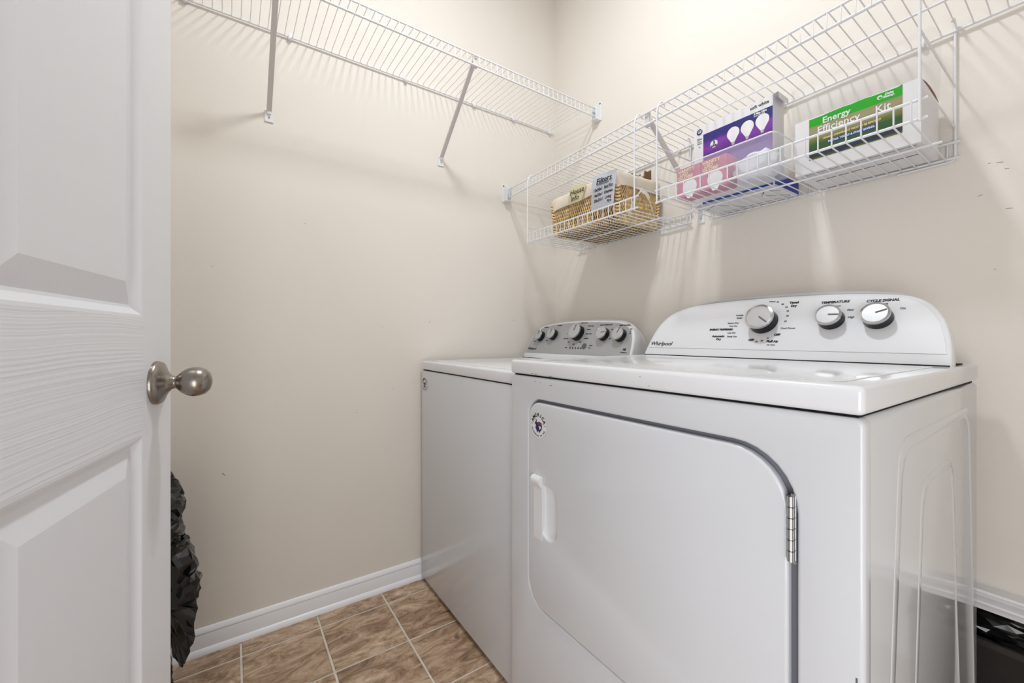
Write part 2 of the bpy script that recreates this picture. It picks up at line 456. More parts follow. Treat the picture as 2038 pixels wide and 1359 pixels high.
# knob, both sides
KU, KZ = 0.052, 0.945
def knob(sign, w):
    m4 = DM @ Matrix.Translation((KU, w, KZ)) @ Matrix.Rotation(-sign * math.pi / 2, 4, 'X')
    k = add('door_knob', lathe([(0.0, 0.024), (0.009, 0.024), (0.0115, 0.026), (0.0155, 0.030), (0.0190, 0.036), (0.0208, 0.043), (0.0204, 0.050), (0.0178, 0.057), (0.0125, 0.062), (0.006, 0.0643), (0, 0.0648)], m4), 'nickel', door, smooth=180)
    add('rosette', lathe([(0.0, 0.0), (0.0302, 0.0), (0.0302, 0.003), (0.0285, 0.0062), (0.022, 0.009), (0.0145, 0.0135), (0.0098, 0.018), (0.0088, 0.021), (0.0082, 0.0216), (0.0082, 0.0228), (0.0092, 0.0234), (0.0092, 0.026), (0, 0.026)], m4), 'nickel', k, smooth=50)
knob(1, 0.0); knob(-1, -TH)

# ================================================================ ceiling lamp
lamp = root('ceiling_lamp', (0.95, -0.87, CEIL), 'round flat white glass lamp on the ceiling above the machines', 'lamp')
add('lamp_shade', lathe([(0.092, 0.0), (0.0915, -0.003), (0.085, -0.007), (0.06, -0.011), (0.03, -0.013), (0, -0.0135)], Matrix.Translation((0.95, -0.87, CEIL - 0.018))), lamp_m, lamp, smooth=180)
add('lamp_base', lathe([(0, 0), (0.105, 0), (0.105, -0.020), (0.094, -0.021), (0.094, -0.016), (0, -0.016)], Matrix.Translation((0.95, -0.87, CEIL))), 'nickel', lamp, smooth=40)

# ================================================================ wire shelves
def shelf(name, axis, a0, a1, depth, zb, zf, lip, label, mid=None, tilt=0.0, braces=(), clips=(), bracket_ends=()):
    """axis 'y': along the left wall (depth = +x). axis 'x': along the right wall (depth = -y)."""
    def P(t, d, z):
        z = z + tilt * t
        return (d, t, z) if axis == 'y' else (t, -d, z)
    sh = root(name, P((a0 + a1) / 2, 0.15, zb), label, 'shelf', 'ventilated wire shelves on the walls')
    def rail(d, z, r, s0=a0, s1=a1, nm='rail'):
        return add(nm, tube([P(s0, d, z), P(s1, d, z)], r, 8), 'wire', sh, smooth=60)
    rail(0.008, zb - 0.004, 0.0032); rail(depth, zf, 0.0030); rail(depth, zf - lip, 0.0036)
    if mid: rail(mid, (zb * (depth - mid) + zf * mid) / depth - 0.0045, 0.0028, a0 + 0.03, a1 - 0.01)
    n = int((a1 - a0 - 0.03) / 0.02555); base = None
    for k in range(n + 1):
        t = a0 + 0.012 + k * 0.02555
        if base is None:
            pts = bend([P(t, 0.011, zb - 0.005), P(t, 0.014, zb + 0.0025), P(t, depth + 0.0005, zf + 0.0040), P(t, depth + 0.0035, zf - lip - 0.002)], 0.006, 2)
            o = add('wire', tube(pts, 0.0013, 5), 'wire', sh, smooth=80); base = o.data; t0 = t
        else:
            d = t - t0
            inst('wire', base, sh, (0, d, tilt * d) if axis == 'y' else (d, 0, tilt * d))
    for t, zw, ztop in braces:
        top = Vector(P(t, depth, ztop)); low = Vector(P(t, 0.006, zw + 0.012))
        d = (top - low).normalized(); wv = Vector(P(1, 0, 0)) - Vector(P(0, 0, 0)); wv.z = 0; wv.normalize(); up = d.cross(wv)
        # channel section: a flattened tube
        bm = bmesh.new(); rings = []
        for p, s in ((low, 1), (low + (top - low) * 0.5, 1), (top, 1)):
            rings.append([bm.verts.new(p + wv * a + up * b) for a, b in ((-0.0078, -0.003), (0, -0.0048), (0.0078, -0.003), (0.0078, 0.003), (0, 0.0015), (-0.0078, 0.003))])
        for a, b in zip(rings, rings[1:]):
            for k in range(6): bm.faces.new((a[k], a[(k + 1) % 6], b[(k + 1) % 6], b[k]))
        bm.faces.new(rings[0][::-1]); bm.faces.new(rings[-1]); bmesh.ops.recalc_face_normals(bm, faces=bm.faces)
        br = add('brace', bm2me(bm), 'brace', sh)
        # saddle over the front rails
        bm = bmesh.new(); a = Vector(P(t, depth - 0.004, zf - lip - 0.006)); b = Vector(P(t, depth - 0.004, zf + 0.006))
        if axis == 'y': bm_box(bm, a.x - 0.006, a.x + 0.003, t - 0.008, t + 0.008, a.z, b.z, 0.001, 1)
        else: bm_box(bm, t - 0.008, t + 0.008, a.y - 0.003, a.y + 0.006, a.z, b.z, 0.001, 1)
        add('saddle', bm2me(bm), 'brace', br)
        # wall foot with screw
        bm = bmesh.new()
        if axis == 'y':
            bm_box(bm, 0.0005, 0.0045, t - 0.0135, t + 0.0135, zw - 0.024, zw + 0.018, 0.0015, 1); bm_box(bm, 0.004, 0.011, t - 0.006, t + 0.006, zw + 0.002, zw + 0.016, 0.001, 1)
            sm = frame((0.0045, t, zw - 0.008), (0, 1, 0), (1, 0, 0))
        else:
            bm_box(bm, t - 0.0135, t + 0.0135, -0.0045, -0.0005, zw - 0.024, zw + 0.018, 0.0015, 1); bm_box(bm, t - 0.006, t + 0.006, -0.011, -0.004, zw + 0.002, zw + 0.016, 0.001, 1)
            sm = frame((t, -0.0045, zw - 0.008), (1, 0, 0), (0, -1, 0))
        add('wall_foot', bm2me(bm), 'plastic', br)
        add('screw', lathe([(0.0035, 0), (0.0035, 0.001), (0.002, 0.0022), (0, 0.0024)], sm, 12), 'chrome', br)
    for t in clips:
        z = zb - 0.004 + tilt * t
        bm = bmesh.new()
        if axis == 'y': bm_box(bm, 0.0003, 0.0150, t - 0.007, t + 0.007, z - 0.010, z + 0.007, 0.003, 2); bm_box(bm, 0.0003, 0.004, t - 0.004, t + 0.004, z, z + 0.018, 0.0012, 1)
        else: bm_box(bm, t - 0.005, t + 0.005, -0.0150, -0.0003, z - 0.008, z + 0.005, 0.003, 2); bm_box(bm, t - 0.004, t + 0.004, -0.004, -0.0003, z, z + 0.018, 0.0012, 1)
        add('wall_clip', bm2me(bm), 'plastic', sh, smooth=40)
    for wallc, sgn in bracket_ends:      # moulded end bracket on the neighbouring wall, holding the front rails
        bm = bmesh.new()
        z0, z1 = zf - lip - 0.014, zf + 0.012
        e = 0.030 * sgn
        def bb(d0, d1, s0, s1, za, zc, bv=0.001):
            s0, s1 = sorted((wallc + s0 * sgn, wallc + s1 * sgn))
            if axis == 'y': bm_box(bm, d0, d1, s0, s1, za, zc, bv, 1)
            else: bm_box(bm, s0, s1, -d1, -d0, za, zc, bv, 1)
        bb(depth - 0.020, depth + 0.022, 0.0005, 0.004, z0 - 0.004, z1 + 0.016)      # wall plate
        bb(depth - 0.016, depth - 0.012, 0.003, 0.030, z0, z1)                        # inner cheek
        bb(depth + 0.010, depth + 0.014, 0.003, 0.030, z0, z1)                        # outer cheek
        bb(depth - 0.016, depth + 0.014, 0.003, 0.030, z0 - 0.002, z0 + 0.002)        # floor
        bk = add('end_bracket', bm2me(bm), 'plastic', sh)
        if axis == 'y': sm = frame((depth + 0.014, wallc + sgn * 0.004, z1 + 0.009), (1, 0, 0), (0, sgn, 0))
        else: sm = frame((wallc + sgn * 0.004, -(depth + 0.014), z1 + 0.009), (0, 1, 0), (sgn, 0, 0))
        add('screw', lathe([(0.0035, 0), (0.0035, 0.001), (0.0015, 0.002), (0, 0.0022)], sm, 10), 'ink', bk)
    return sh

shelf('wire_shelf', 'y', -1.64, -0.012, 0.308, 2.073, 2.060, 0.038, 'high empty white wire shelf on the left wall with two long slanted braces',
      braces=((-1.292, 1.776, 2.052), (-0.648, 1.776, 2.052)), clips=(-1.52, -1.228, -0.808, -0.487, -0.270, -0.043), bracket_ends=((0.0, -1),))
shelf('wire_shelf', 'x', 0.026, 2.0, 0.310, 1.708, 1.712, 0.037, 'lower white wire shelf above the washer and dryer, carrying two hanging baskets',
      mid=0.150, tilt=0.0125, braces=((0.812, 1.444, 1.705),), clips=(0.10, 0.48, 0.727, 1.08, 1.385, 1.75), bracket_ends=((0.0, 1),))

# ================================================================ hanging wire baskets
def basket(x0, x1, z0, label):
    """x0..x1 between end frames, z0 the floor rail height"""
    D = 0.314; LIP = 0.037
    bk = root('hanging_basket', ((x0 + x1) / 2, -D / 2, z0), label, 'basket', 'under-shelf wire baskets')
    zt = 1.716 + 0.0125 * (x0 + x1) / 2
    def rail(y, z, r=0.0030, a=x0 - 0.010, b=x1 + 0.010): add('rail', tube([(a, y, z), (b, y, z)], r, 8), 'wire', bk, smooth=60)
    rail(-D, z0); rail(-D, z0 + LIP); rail(-0.160, z0 - 0.004, 0.0028, x0 + 0.0, x1 + 0.004)
    rail(-0.012, z0); rail(-0.010, z0 + LIP)
    n = int(round((x1 - x0) / 0.0255)); st = (x1 - x0) / n; base = None
    for k in range(n):
        x = x0 + (k + 0.5) * st
        if base is None:
            pts = bend([(x, -D - 0.0032, z0 + LIP + 0.001), (x, -D - 0.0032, z0 - 0.0025), (x, -0.009, z0 - 0.0035), (x, -0.0065, z0 + LIP + 0.001)], 0.005, 2)
            base = add('wire', tube(pts, 0.0016, 6), 'wire', bk, smooth=80).data; xb = x
        else: inst('wire', base, bk, (x - xb, 0, 0))
    for x in (x0, x1):
        zt_ = 1.716 + 0.0125 * x
        f = bend([(x, -D + 0.034, zt_ + 0.004), (x, -D + 0.030, zt_ + 0.013), (x, -D + 0.012, zt_ + 0.0125), (x, -D - 0.004, zt_ - 0.012), (x, -D - 0.0062, zt_ - 0.03), (x, -D - 0.0062, z0 - 0.006)], 0.010, 4)
        add('upright', tube(f, 0.0026, 8), 'wire', bk, smooth=60)
        s = 1 if x == x0 else -1
        g = bend([(x, -0.034, zt_ + 0.0), (x, -0.026, zt_ + 0.012), (x, -0.008, zt_ + 0.010), (x, -0.0055, zt_ - 0.012), (x, -0.0055, z0 - 0.005), (x + 0.10 * s, -0.0075, z0 - 0.0065)], 0.012, 4)
        add('upright', tube(g, 0.0026, 8), 'wire', bk, smooth=60)
        for z in (1.594, 1.497):
            add('end_wire', tube([(x, -D - 0.004, z), (x, -0.006, z)], 0.0021, 6), 'wire', bk, smooth=60)
    return bk
basket(0.190, 0.772, 1.430, 'left hanging wire basket with the wicker basket standing in it')
basket(0.857, 1.440, 1.426, 'right hanging wire basket with the light bulb boxes and the green kit box')

# ================================================================ washer and dryer
def panel_frame(P):
    y0, z0, y1, z1 = P
    v = Vector((0, y1 - y0, z1 - z0)).normalized(); u = Vector((1, 0, 0)); n = u.cross(v)
    m = Matrix((u, v, n)).transposed().to_4x4(); m.translation = Vector((0, y0, z0)); return m

def console(parent, P, outline, face, back=-0.05, band=0.027, inset=0.009):
    m4 = panel_frame(P); o = catmull(outline, 6)
    cx = sum(p[0] for p in o) / len(o); cy = 0.08
    bm = bmesh.new(); rings = []
    for sc_, w_ in ((0.985, 0.0), (0.994, -0.0015), (0.999, -0.005), (1.0, -0.010), (1.0, -0.03)):
        rings.append([bm.verts.new(m4 @ Vector((cx + (p[0] - cx) * sc_, (cy + (p[1] - cy) * (sc_ - (1 - sc_) * 1.5)) if p[1] > 0.004 else p[1], w_))) for p in o])
    zb = P[1]
    for yy, f in ((-0.13, 0.93), (-0.09, 0.85), (back - 0.006, 0.74), (back, 0.71)):
        rings.append([bm.verts.new((p[0] - (p[0] - cx) / 0.36 * 0.055 * (yy + 0.17) / (back + 0.17) , yy, zb + p[1] * f)) for p in o])
    n = len(o)
    for a, b in zip(rings, rings[1:]):
        for k in range(n - 1): bm.faces.new((a[k], a[k + 1], b[k + 1], b[k]))
    bm.faces.new(rings[0]); bm.faces.new(rings[-1][::-1])
    bm.faces.new([r[0] for r in rings][::-1] + [r[-1] for r in rings])
    bmesh.ops.recalc_face_normals(bm, faces=bm.faces)
    c = add('console', bm2me(bm), 'lid', parent, smooth=40)
    # printed face: outline pulled inward, cut off above the white band
    q = [(cx + (p[0] - cx) * (1 - inset * 2.3 / 0.75), p[1] - inset * (0.4 + 0.6 * min(1, p[1] / 0.15))) for p in o]
    q = [p for p in q if p[1] > band]
    q = [(q[0][0] - 0.002, band)] + q + [(q[-1][0] + 0.002, band)]
    add('gap', box(min(p[0] for p in o) + 0.004, max(p[0] for p in o) - 0.004, P[0] - 0.0015, -0.10, zb - 0.002, zb + 0.0022), 'gap', c)
    add('face_panel', plate([q], 0.0008, m4 @ Matrix.Translation((0, 0, 0.0012))), face, c)
    return c, m4 @ Matrix.Translation((0, 0, 0.0012))

def dial(c, m4, x, y, r, ang, h=0.022):
    t = m4 @ Matrix.Translation((x, y, 0))
    k = add('knob', lathe([(0, 0.001), (r * 1.02, 0.001), (r * 1.0, 0.004), (r * 0.97, h * 0.8), (r * 0.93, h), (0, h)], t, 40), 'black', c, smooth=40)
    bm = bmesh.new()
    add('knob_ring', lathe([(r * 0.98, h * 0.78), (r * 1.0, h * 0.86), (r * 0.985, h + 0.0004), (r * 0.86, h + 0.0016), (r * 0.83, h - 0.0005)], t, 40), 'chrome', k, smooth=60)
    add('knob_cap', lathe([(r * 0.84, h - 0.0005), (r * 0.835, h + 0.0002), (0, h + 0.0004)], t, 40), 'silver', k, smooth=40)
    b2 = bmesh.new(); bm_box(b2, r * 0.05, r * 0.80, -r * 0.05, r * 0.05, h + 0.0004, h + 0.0014)
    b2.transform(t @ Matrix.Rotation(R(ang), 4, 'Z')); add('pointer', bm2me(b2), 'inkgrey', k)
    bm.free()
    # printed ring round the dial
    return k

def printed(c, m4, items, m='ink', name='lettering'):
    add(name, join([text(b, s, m4, x, y, al, sh, bo, xs) for b, x, y, s, al, sh, bo, xs in items]), m, c, kind='stuff')

def sticker(parent, m4, r):
    """round mail-in sticker: white disc, ring of letters, small navy and red emblem"""
    s = add('sticker', plate([circle(0, 0, r, 36)], 0.0004, m4 @ Matrix.Translation((0, 0, 0.0004))), 'card', parent, label='round sticker with black lettering round its rim')
    f = m4 @ Matrix.Translation((0, 0, 0.0004))
    mes = []
    for i, ch in enumerate('AMERICA'):
        a = R(156 - i * 22); mes.append(text(ch, r * 0.40, f, r * 0.77 * math.cos(a), r * 0.80 * math.sin(a), 'CENTER', 0, 0.0003, 1, a - math.pi / 2))
    for i in range(17):
        a = R(-160 + i * 8.8); mes.append(text('ASSEMBLED IN THE USA'[i], r * 0.17, f, r * 0.84 * math.cos(a), r * 0.84 * math.sin(a), 'CENTER', 0, 0, 1, a + math.pi / 2))
    for a in (178, 2): mes.append(plate([circle(r * 0.82 * math.cos(R(a)), r * 0.82 * math.sin(R(a)), r * 0.05, 8)], 0.0003, f @ Matrix.Translation((0, 0, 0.0004))))
    add('lettering', join(mes), 'ink', s, kind='stuff')
    g = f @ Matrix.Translation((0, 0, 0.0006))
    # emblem: dark head and shoulders shape with a pale and a red sweep
    h = [(-0.46, 0.10), (-0.30, 0.30), (-0.34, 0.48), (-0.10, 0.36), (0.10, 0.40), (0.36, 0.26), (0.46, 0.0), (0.40, -0.30), (0.22, -0.46), (0.12, -0.60), (0.0, -0.42), (-0.12, -0.60), (-0.24, -0.40), (-0.38, -0.22), (-0.28, -0.05)]
    add('emblem', plate([[(a * r, b * r) for a, b in h]], 0.0003, g), 'navy', s)
    sw = [(-0.22, 0.46), (0.10, 0.52), (0.40, 0.36), (0.44, 0.20), (0.12, 0.30), (-0.16, 0.20)]
    add('emblem', plate([[(a * r, b * r) for a, b in sw]], 0.0003, g @ Matrix.Translation((0, 0, 0.0003))), 'card', s)
    sw = [(-0.12, 0.12), (0.14, 0.22), (0.42, 0.08), (0.40, -0.02), (0.12, 0.06), (-0.08, 0.0)]
    add('emblem', plate([[(a * r, b * r) for a, b in sw]], 0.0003, g @ Matrix.Translation((0, 0, 0.0003))), 'red', s)
    sw = [(0.0, -0.06), (0.30, -0.06), (0.34, -0.22), (0.10, -0.34), (0.16, -0.18)]
    add('emblem', plate([[(a * r, b * r) for a, b in sw]], 0.0003, g @ Matrix.Translation((0, 0, 0.0003))), 'card', s)

def feet(parent, x0, x1, y0, y1, h):
    for x in (x0 + 0.05, x1 - 0.05):
        for y in (y0 + 0.06, y1 - 0.06):
            add('foot', lathe([(0, 0.0005), (0.019, 0.0005), (0.019, 0.006), (0.012, 0.01), (0.012, h), (0, h)], Matrix.Translation((x, y, 0)), 16), 'black', parent, smooth=40)

# ---- washer
W0, W1, WF, WB = 0.022, 0.697, -0.745, -0.055
ws = root('washing_machine', ((W0 + W1) / 2, -0.4, 0), 'white top-loading washing machine in the corner, silver control panel with five dials', 'washer')
add('body', box(W0, W1, WF, WB, 0.014, 0.8735, 0.007, 3), 'white', ws, smooth=40)
add('gap', box(W0 + 0.006, W1 - 0.006, WF + 0.006, WB, 0.872, 0.879), 'gap', ws)
bm = bmesh.new(); bm_box(bm, W0 - 0.001, W1 + 0.001, WF - 0.001, WB, 0.8765, 0.9125, 0.007, 4); top = add('top_cover', bm2me(bm), 'lid', ws, smooth=40)
m4 = frame((0, 0, 0.9155), (1, 0, 0), (0, 0, 1))
add('lid', plate([rrect(W0 + 0.055, W1 - 0.055, WF + 0.035, -0.262, 0.03)], 0.006, m4, 0.0025), 'lid', ws, smooth=40)
feet(ws, W0, W1, WF, WB, 0.02)
WP = (-0.225, 0.9125, -0.15, 1.0805)
wo = [(0.022, 0), (0.023, 0.022), (0.032, 0.092), (0.060, 0.143), (0.120, 0.170), (0.235, 0.183), (0.376, 0.185), (0.505, 0.181), (0.586, 0.173), (0.634, 0.150), (0.658, 0.113), (0.668, 0.06), (0.671, 0.0)]
c, f = console(ws, WP, wo, 'face_wash')
for x, y, r, a, h in ((0.114, 0.110, 0.025, 80, 0.025), (0.203, 0.117, 0.025, 80, 0.025), (0.359, 0.124, 0.034, 78, 0.030), (0.510, 0.117, 0.0265, 5, 0.025), (0.595, 0.113, 0.0265, 72, 0.025)):
    dial(c, f, x, y, r, a, h)
add('start_button', plate([circle(0.419, 0.066, 0.0125, 24)], 0.002, f @ Matrix.Translation((0, 0, 0.002)), 0.0006), 'inkgrey', c)
for i in range(6): add('indicator_light', plate([circle(0.338 + i * 0.0165, 0.056, 0.0038, 12)], 0.0006, f @ Matrix.Translation((0, 0, 0.0006))), 'ink', c)
it = []
def I(b, x, y, s, al='CENTER', sh=0.0, bo=0.0002, xs=1.0): it.append((b, x, y, s, al, sh, bo, xs))
I('Whirlpool', 0.074, 0.047, 0.0155, sh=0.2, bo=0.0003); I('LOAD SIZE', 0.128, 0.158, 0.006); I('SOIL LEVEL', 0.222, 0.165, 0.006); I('WASH CYCLE', 0.375, 0.173, 0.0065)
I('WATER TEMPERATURE', 0.503, 0.160, 0.0065); I('FABRIC SOFTENER', 0.600, 0.156, 0.0065); I('HE', 0.632, 0.056, 0.011, bo=0.0006); I('High Efficiency', 0.632, 0.044, 0.005)
I('START', 0.446, 0.069, 0.0065, 'LEFT'); I('Pause', 0.446, 0.059, 0.005, 'LEFT'); I('Wash', 0.312, 0.057, 0.006); I('OFF', 0.352, 0.073, 0.006)
for tx, y in (('Heavy Duty', 0.158), ('Normal', 0.142), ('Bulky / Sheets', 0.122), ('Delicates', 0.101)): I(tx, 0.405, y, 0.0065, 'LEFT')
I('Soak', 0.300, 0.122, 0.006, 'RIGHT'); I('Drain & Spin', 0.308, 0.100, 0.006, 'RIGHT'); I('Rinse', 0.318, 0.084, 0.006); I('Clean', 0.388, 0.084, 0.006)
I('Warm', 0.545, 0.140, 0.005); I('Cool', 0.545, 0.100, 0.005); I('Auto', 0.635, 0.140, 0.0055); I('On', 0.636, 0.130, 0.0055); I('Off', 0.636, 0.121, 0.0055); I('Small', 0.076, 0.085, 0.0055); I('Light', 0.165, 0.090, 0.0055)
printed(c, f, it)
sticker(ws, frame((0.058, WF - 0.0006, 0.818), (1, 0, 0), (0, -1, 0)), 0.0275)

# ---- dryer
D0, D1, DF, DB = 0.740, 1.480, -0.782, -0.050
dr = root('clothes_dryer', ((D0 + D1) / 2, -0.4, 0), 'white front-loading clothes dryer nearest the camera, white control panel with three dials', 'dryer')
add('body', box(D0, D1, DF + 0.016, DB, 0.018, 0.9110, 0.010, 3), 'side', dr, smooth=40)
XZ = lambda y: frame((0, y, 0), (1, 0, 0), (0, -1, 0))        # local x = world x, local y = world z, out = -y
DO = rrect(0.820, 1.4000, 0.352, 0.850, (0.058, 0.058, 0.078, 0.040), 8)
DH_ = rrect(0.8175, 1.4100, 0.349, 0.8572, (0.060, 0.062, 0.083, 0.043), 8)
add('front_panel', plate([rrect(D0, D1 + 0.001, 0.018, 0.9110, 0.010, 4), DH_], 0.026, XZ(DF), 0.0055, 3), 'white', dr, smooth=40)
add('door_well', plate([rrect(0.80, 1.42, 0.33, 0.87, 0.05, 4)], 0.003, XZ(DF + 0.0145)), 'gap_shade', dr)
cup = rrect(0.872, 0.925, 0.530, 0.655, (0.022, 0.030, 0.030, 0.002), 8)
dd = add('dryer_door', plate([DO, cup], 0.016, XZ(DF - 0.0015), 0.0045, 3), 'white', dr, smooth=40)
# pull cup behind the hole: a scooped pocket
bm = bmesh.new(); rings = []
cxm, czm = 0.8985, 0.5925
for s_, dep in ((1.04, -0.0035), (1.0, -0.0015), (0.97, 0.003), (0.86, 0.0075), (0.6, 0.0100), (0.2, 0.0108)):
    rings.append([bm.verts.new((0.8725 + (p[0] - 0.8725) * s_ if s_ <= 1 else p[0], DF + 0.003 + dep, czm + (p[1] - czm) * s_)) for p in cup])
for a, b in zip(rings, rings[1:]):
    for k in range(len(cup)): bm.faces.new((a[k], a[(k + 1) % len(cup)], b[(k + 1) % len(cup)], b[k]))
bm.faces.new(rings[-1]); bmesh.ops.recalc_face_normals(bm, faces=bm.faces)
add('pull_cup', bm2me(bm), 'plastic', dd, smooth=60)
# grip: flat strip left of the cup, its upper end curled over
bm = bmesh.new()
prof = bend([(DF - 0.004, 0.520), (DF - 0.0055, 0.545), (DF - 0.0055, 0.640), (DF - 0.008, 0.655), (DF - 0.017, 0.664), (DF - 0.016, 0.672), (DF - 0.004, 0.676), (DF - 0.0015, 0.672)], 0.006, 4) if False else \
    [(DF - 0.001, 0.516), (DF - 0.0026, 0.524), (DF - 0.0026, 0.560), (DF - 0.0026, 0.640), (DF - 0.0045, 0.648), (DF - 0.0105, 0.653), (DF - 0.0135, 0.661), (DF - 0.0125, 0.668), (DF - 0.0085, 0.6725), (DF - 0.003, 0.6735)]
ra = [bm.verts.new((0.842, y, z)) for y, z in prof]; rb = [bm.verts.new((0.8745, y, z)) for y, z in prof]
rc = [bm.verts.new((0.842, DF + 0.002, z)) for y, z in prof]; rd = [bm.verts.new((0.8745, DF + 0.002, z)) for y, z in prof]
for k in range(len(prof) - 1):
    bm.faces.new((ra[k], rb[k], rb[k + 1], ra[k + 1])); bm.faces.new((rb[k], rd[k], rd[k + 1], rb[k + 1])); bm.faces.new((rc[k], ra[k], ra[k + 1], rc[k + 1]))
bm.faces.new((rc[0], rd[0], rb[0], ra[0])); bm.faces.new((ra[-1], rb[-1], rd[-1], rc[-1])); bmesh.ops.recalc_face_normals(bm, faces=bm.faces)
add('door_grip', bm2me(bm), 'plastic', dd, smooth=40)
# hinge of six knuckles at the right edge
hg = add('hinge', box(1.4035, 1.4095, DF - 0.001, DF + 0.012, 0.708, 0.800), 'chrome', dd)
kn = None
for i in range(6):
    z = 0.7115 + i * 0.0145
    if kn is None: o = add('hinge_knuckle', tube([(1.4045, DF - 0.004, z), (1.4045, DF - 0.004, z + 0.0133)], 0.0042, 12), 'chrome', hg, smooth=40); kn = o.data; zb_ = z
    else: inst('hinge_knuckle', kn, hg, (0, 0, z - zb_))
sticker(dd, frame((0.861, DF - 0.0022, 0.796), (1, 0, 0), (0, -1, 0)), 0.031)
# top
add('gap', box(D0 + 0.008, D1 - 0.008, DF + 0.008, DB, 0.909, 0.917), 'gap', dr)
bm = bmesh.new(); bm_box(bm, D0 - 0.001, D1 + 0.001, DF - 0.002, DB, 0.9145, 0.9505, 0.0075, 4)
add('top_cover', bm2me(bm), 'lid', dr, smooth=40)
add('top_inset', plate([rrect(D0 + 0.03, D1 - 0.03, DF + 0.03, -0.262, 0.012), rrect(D0 + 0.036, D1 - 0.036, DF + 0.036, -0.268, 0.010)], 0.0012, frame((0, 0, 0.9515), (1, 0, 0), (0, 0, 1))), 'lid', dr)
feet(dr, D0, D1, DF, DB, 0.025)
# embossed side panel: two nested tapering ridges
YZ = frame((D1 + 0.0008, 0, 0), (0, 1, 0), (1, 0, 0))
def ring_y(pts, wd):
    """closed outline plus an inner copy"""
    cx = sum(p[0] for p in pts) / len(pts); cz = sum(p[1] for p in pts) / len(pts)
    def sh(p): return (p[0] + (wd if p[0] < cx else -wd), p[1] + (wd if p[1] < cz else -wd))
    return [pts, [sh(p) for p in pts]]
def taper(yl0, yl1, yr0, yr1, z0, z1, r=0.05):
    """bottom-left y, top-left y, bottom-right y, top-right y"""
    raw = [(yl0, z0), (yr0, z0), (yr1, z1), (yl1, z1)]
    out = []
    for i, b in enumerate(raw):
        a, c_ = Vector(raw[i - 1] + (0,)), Vector(raw[(i + 1) % 4] + (0,)); bb_ = Vector(b + (0,))
        p, q = bb_ + (a - bb_).normalized() * r, bb_ + (c_ - bb_).normalized() * r
        for j in range(6):
            t = j / 5; v = p * (1 - t) ** 2 + bb_ * 2 * t * (1 - t) + q * t * t; out.append((v.x, v.y))
    return out
add('side_emboss', plate(ring_y(taper(-0.735, -0.640, -0.055, -0.135, 0.08, 0.868), 0.020), 0.0030, YZ, 0.0014, 2), 'side', dr, smooth=60)
add('side_emboss', plate(ring_y(taper(-0.600, -0.520, -0.200, -0.300, 0.14, 0.790), 0.014), 0.0030, YZ, 0.0014, 2), 'side', dr, smooth=60)

DP = (-0.225, 0.9505, -0.145, 1.115)
do = [(0.735, 0), (0.736, 0.019), (0.750, 0.083), (0.774, 0.130), (0.811, 0.161), (0.879, 0.181), (0.984, 0.189), (1.084, 0.191), (1.184, 0.190), (1.291, 0.185), (1.365, 0.176), (1.402, 0.166), (1.430, 0.144), (1.450, 0.110), (1.460, 0.078), (1.466, 0.044), (1.469, 0.0)]
c, f = console(dr, DP, do, 'face_dry')
for x, y, r, a, h in ((1.099, 0.113, 0.0365, -38, 0.033), (1.255, 0.113, 0.0275, -2, 0.028), (1.344, 0.1125, 0.0275, 22, 0.028)):
    dial(c, f, x, y, r, a, h)
it = []
I('Whirlpool', 0.792, 0.041, 0.0195, sh=0.2, bo=0.0003)
I('TEMPERATURE', 1.256, 0.162, 0.0088, bo=0.0003, sh=0.15); I('CYCLE SIGNAL', 1.347, 0.159, 0.0088, bo=0.0003, sh=0.15)
I('ENERGY PREFERRED', 1.020, 0.090, 0.0078, 'RIGHT', bo=0.0005); I('Automatic', 1.000, 0.068, 0.0088, 'RIGHT', bo=0.0004); I('Dry', 0.985, 0.058, 0.0088, 'CENTER', bo=0.0004)
I('Timed', 1.165, 0.168, 0.0085, bo=0.0005); I('Dry', 1.166, 0.158, 0.0085, bo=0.0005); I('OFF', 1.141, 0.072, 0.0085, bo=0.0005); I('OFF', 1.078, 0.056, 0.0085, bo=0.0005)
I('Fluff Air', 1.133, 0.052, 0.0088, bo=0.0004)
printed(c, f, it)
it = []
I('Wrinkle', 1.040, 0.136, 0.0065, 'RIGHT'); I('Shield', 1.038, 0.127, 0.0065, 'RIGHT'); I('Sensor Dry', 1.032, 0.111, 0.0070, 'RIGHT'); I('Very Dry', 1.030, 0.101, 0.0062, 'RIGHT')
I('Less Dry', 1.030, 0.079, 0.0065, 'RIGHT'); I('Damp Dry', 1.036, 0.067, 0.0065, 'RIGHT'); I('Heavy', 1.110, 0.176, 0.0062); I('70', 1.124, 0.173, 0.006); I('60', 1.138, 0.165, 0.006, bo=0.0004)
I('50', 1.149, 0.155, 0.0062); I('40', 1.154, 0.143, 0.0062); I('30', 1.156, 0.128, 0.0062); I('20', 1.154, 0.112, 0.0062); I('Cool Down', 1.146, 0.091, 0.0072, 'LEFT')
I('10', 1.119, 0.062, 0.0062); I('20', 1.106, 0.054, 0.0062); I('30', 1.093, 0.051, 0.0062); I('No Heat', 1.131, 0.042, 0.0055)
I('Low', 1.264, 0.151, 0.0062); I('Med', 1.290, 0.138, 0.0068); I('High', 1.294, 0.118, 0.0068); I('Off', 1.353, 0.149, 0.0062); I('On', 1.384, 0.136, 0.0072)
printed(c, f, it, 'inkgrey')
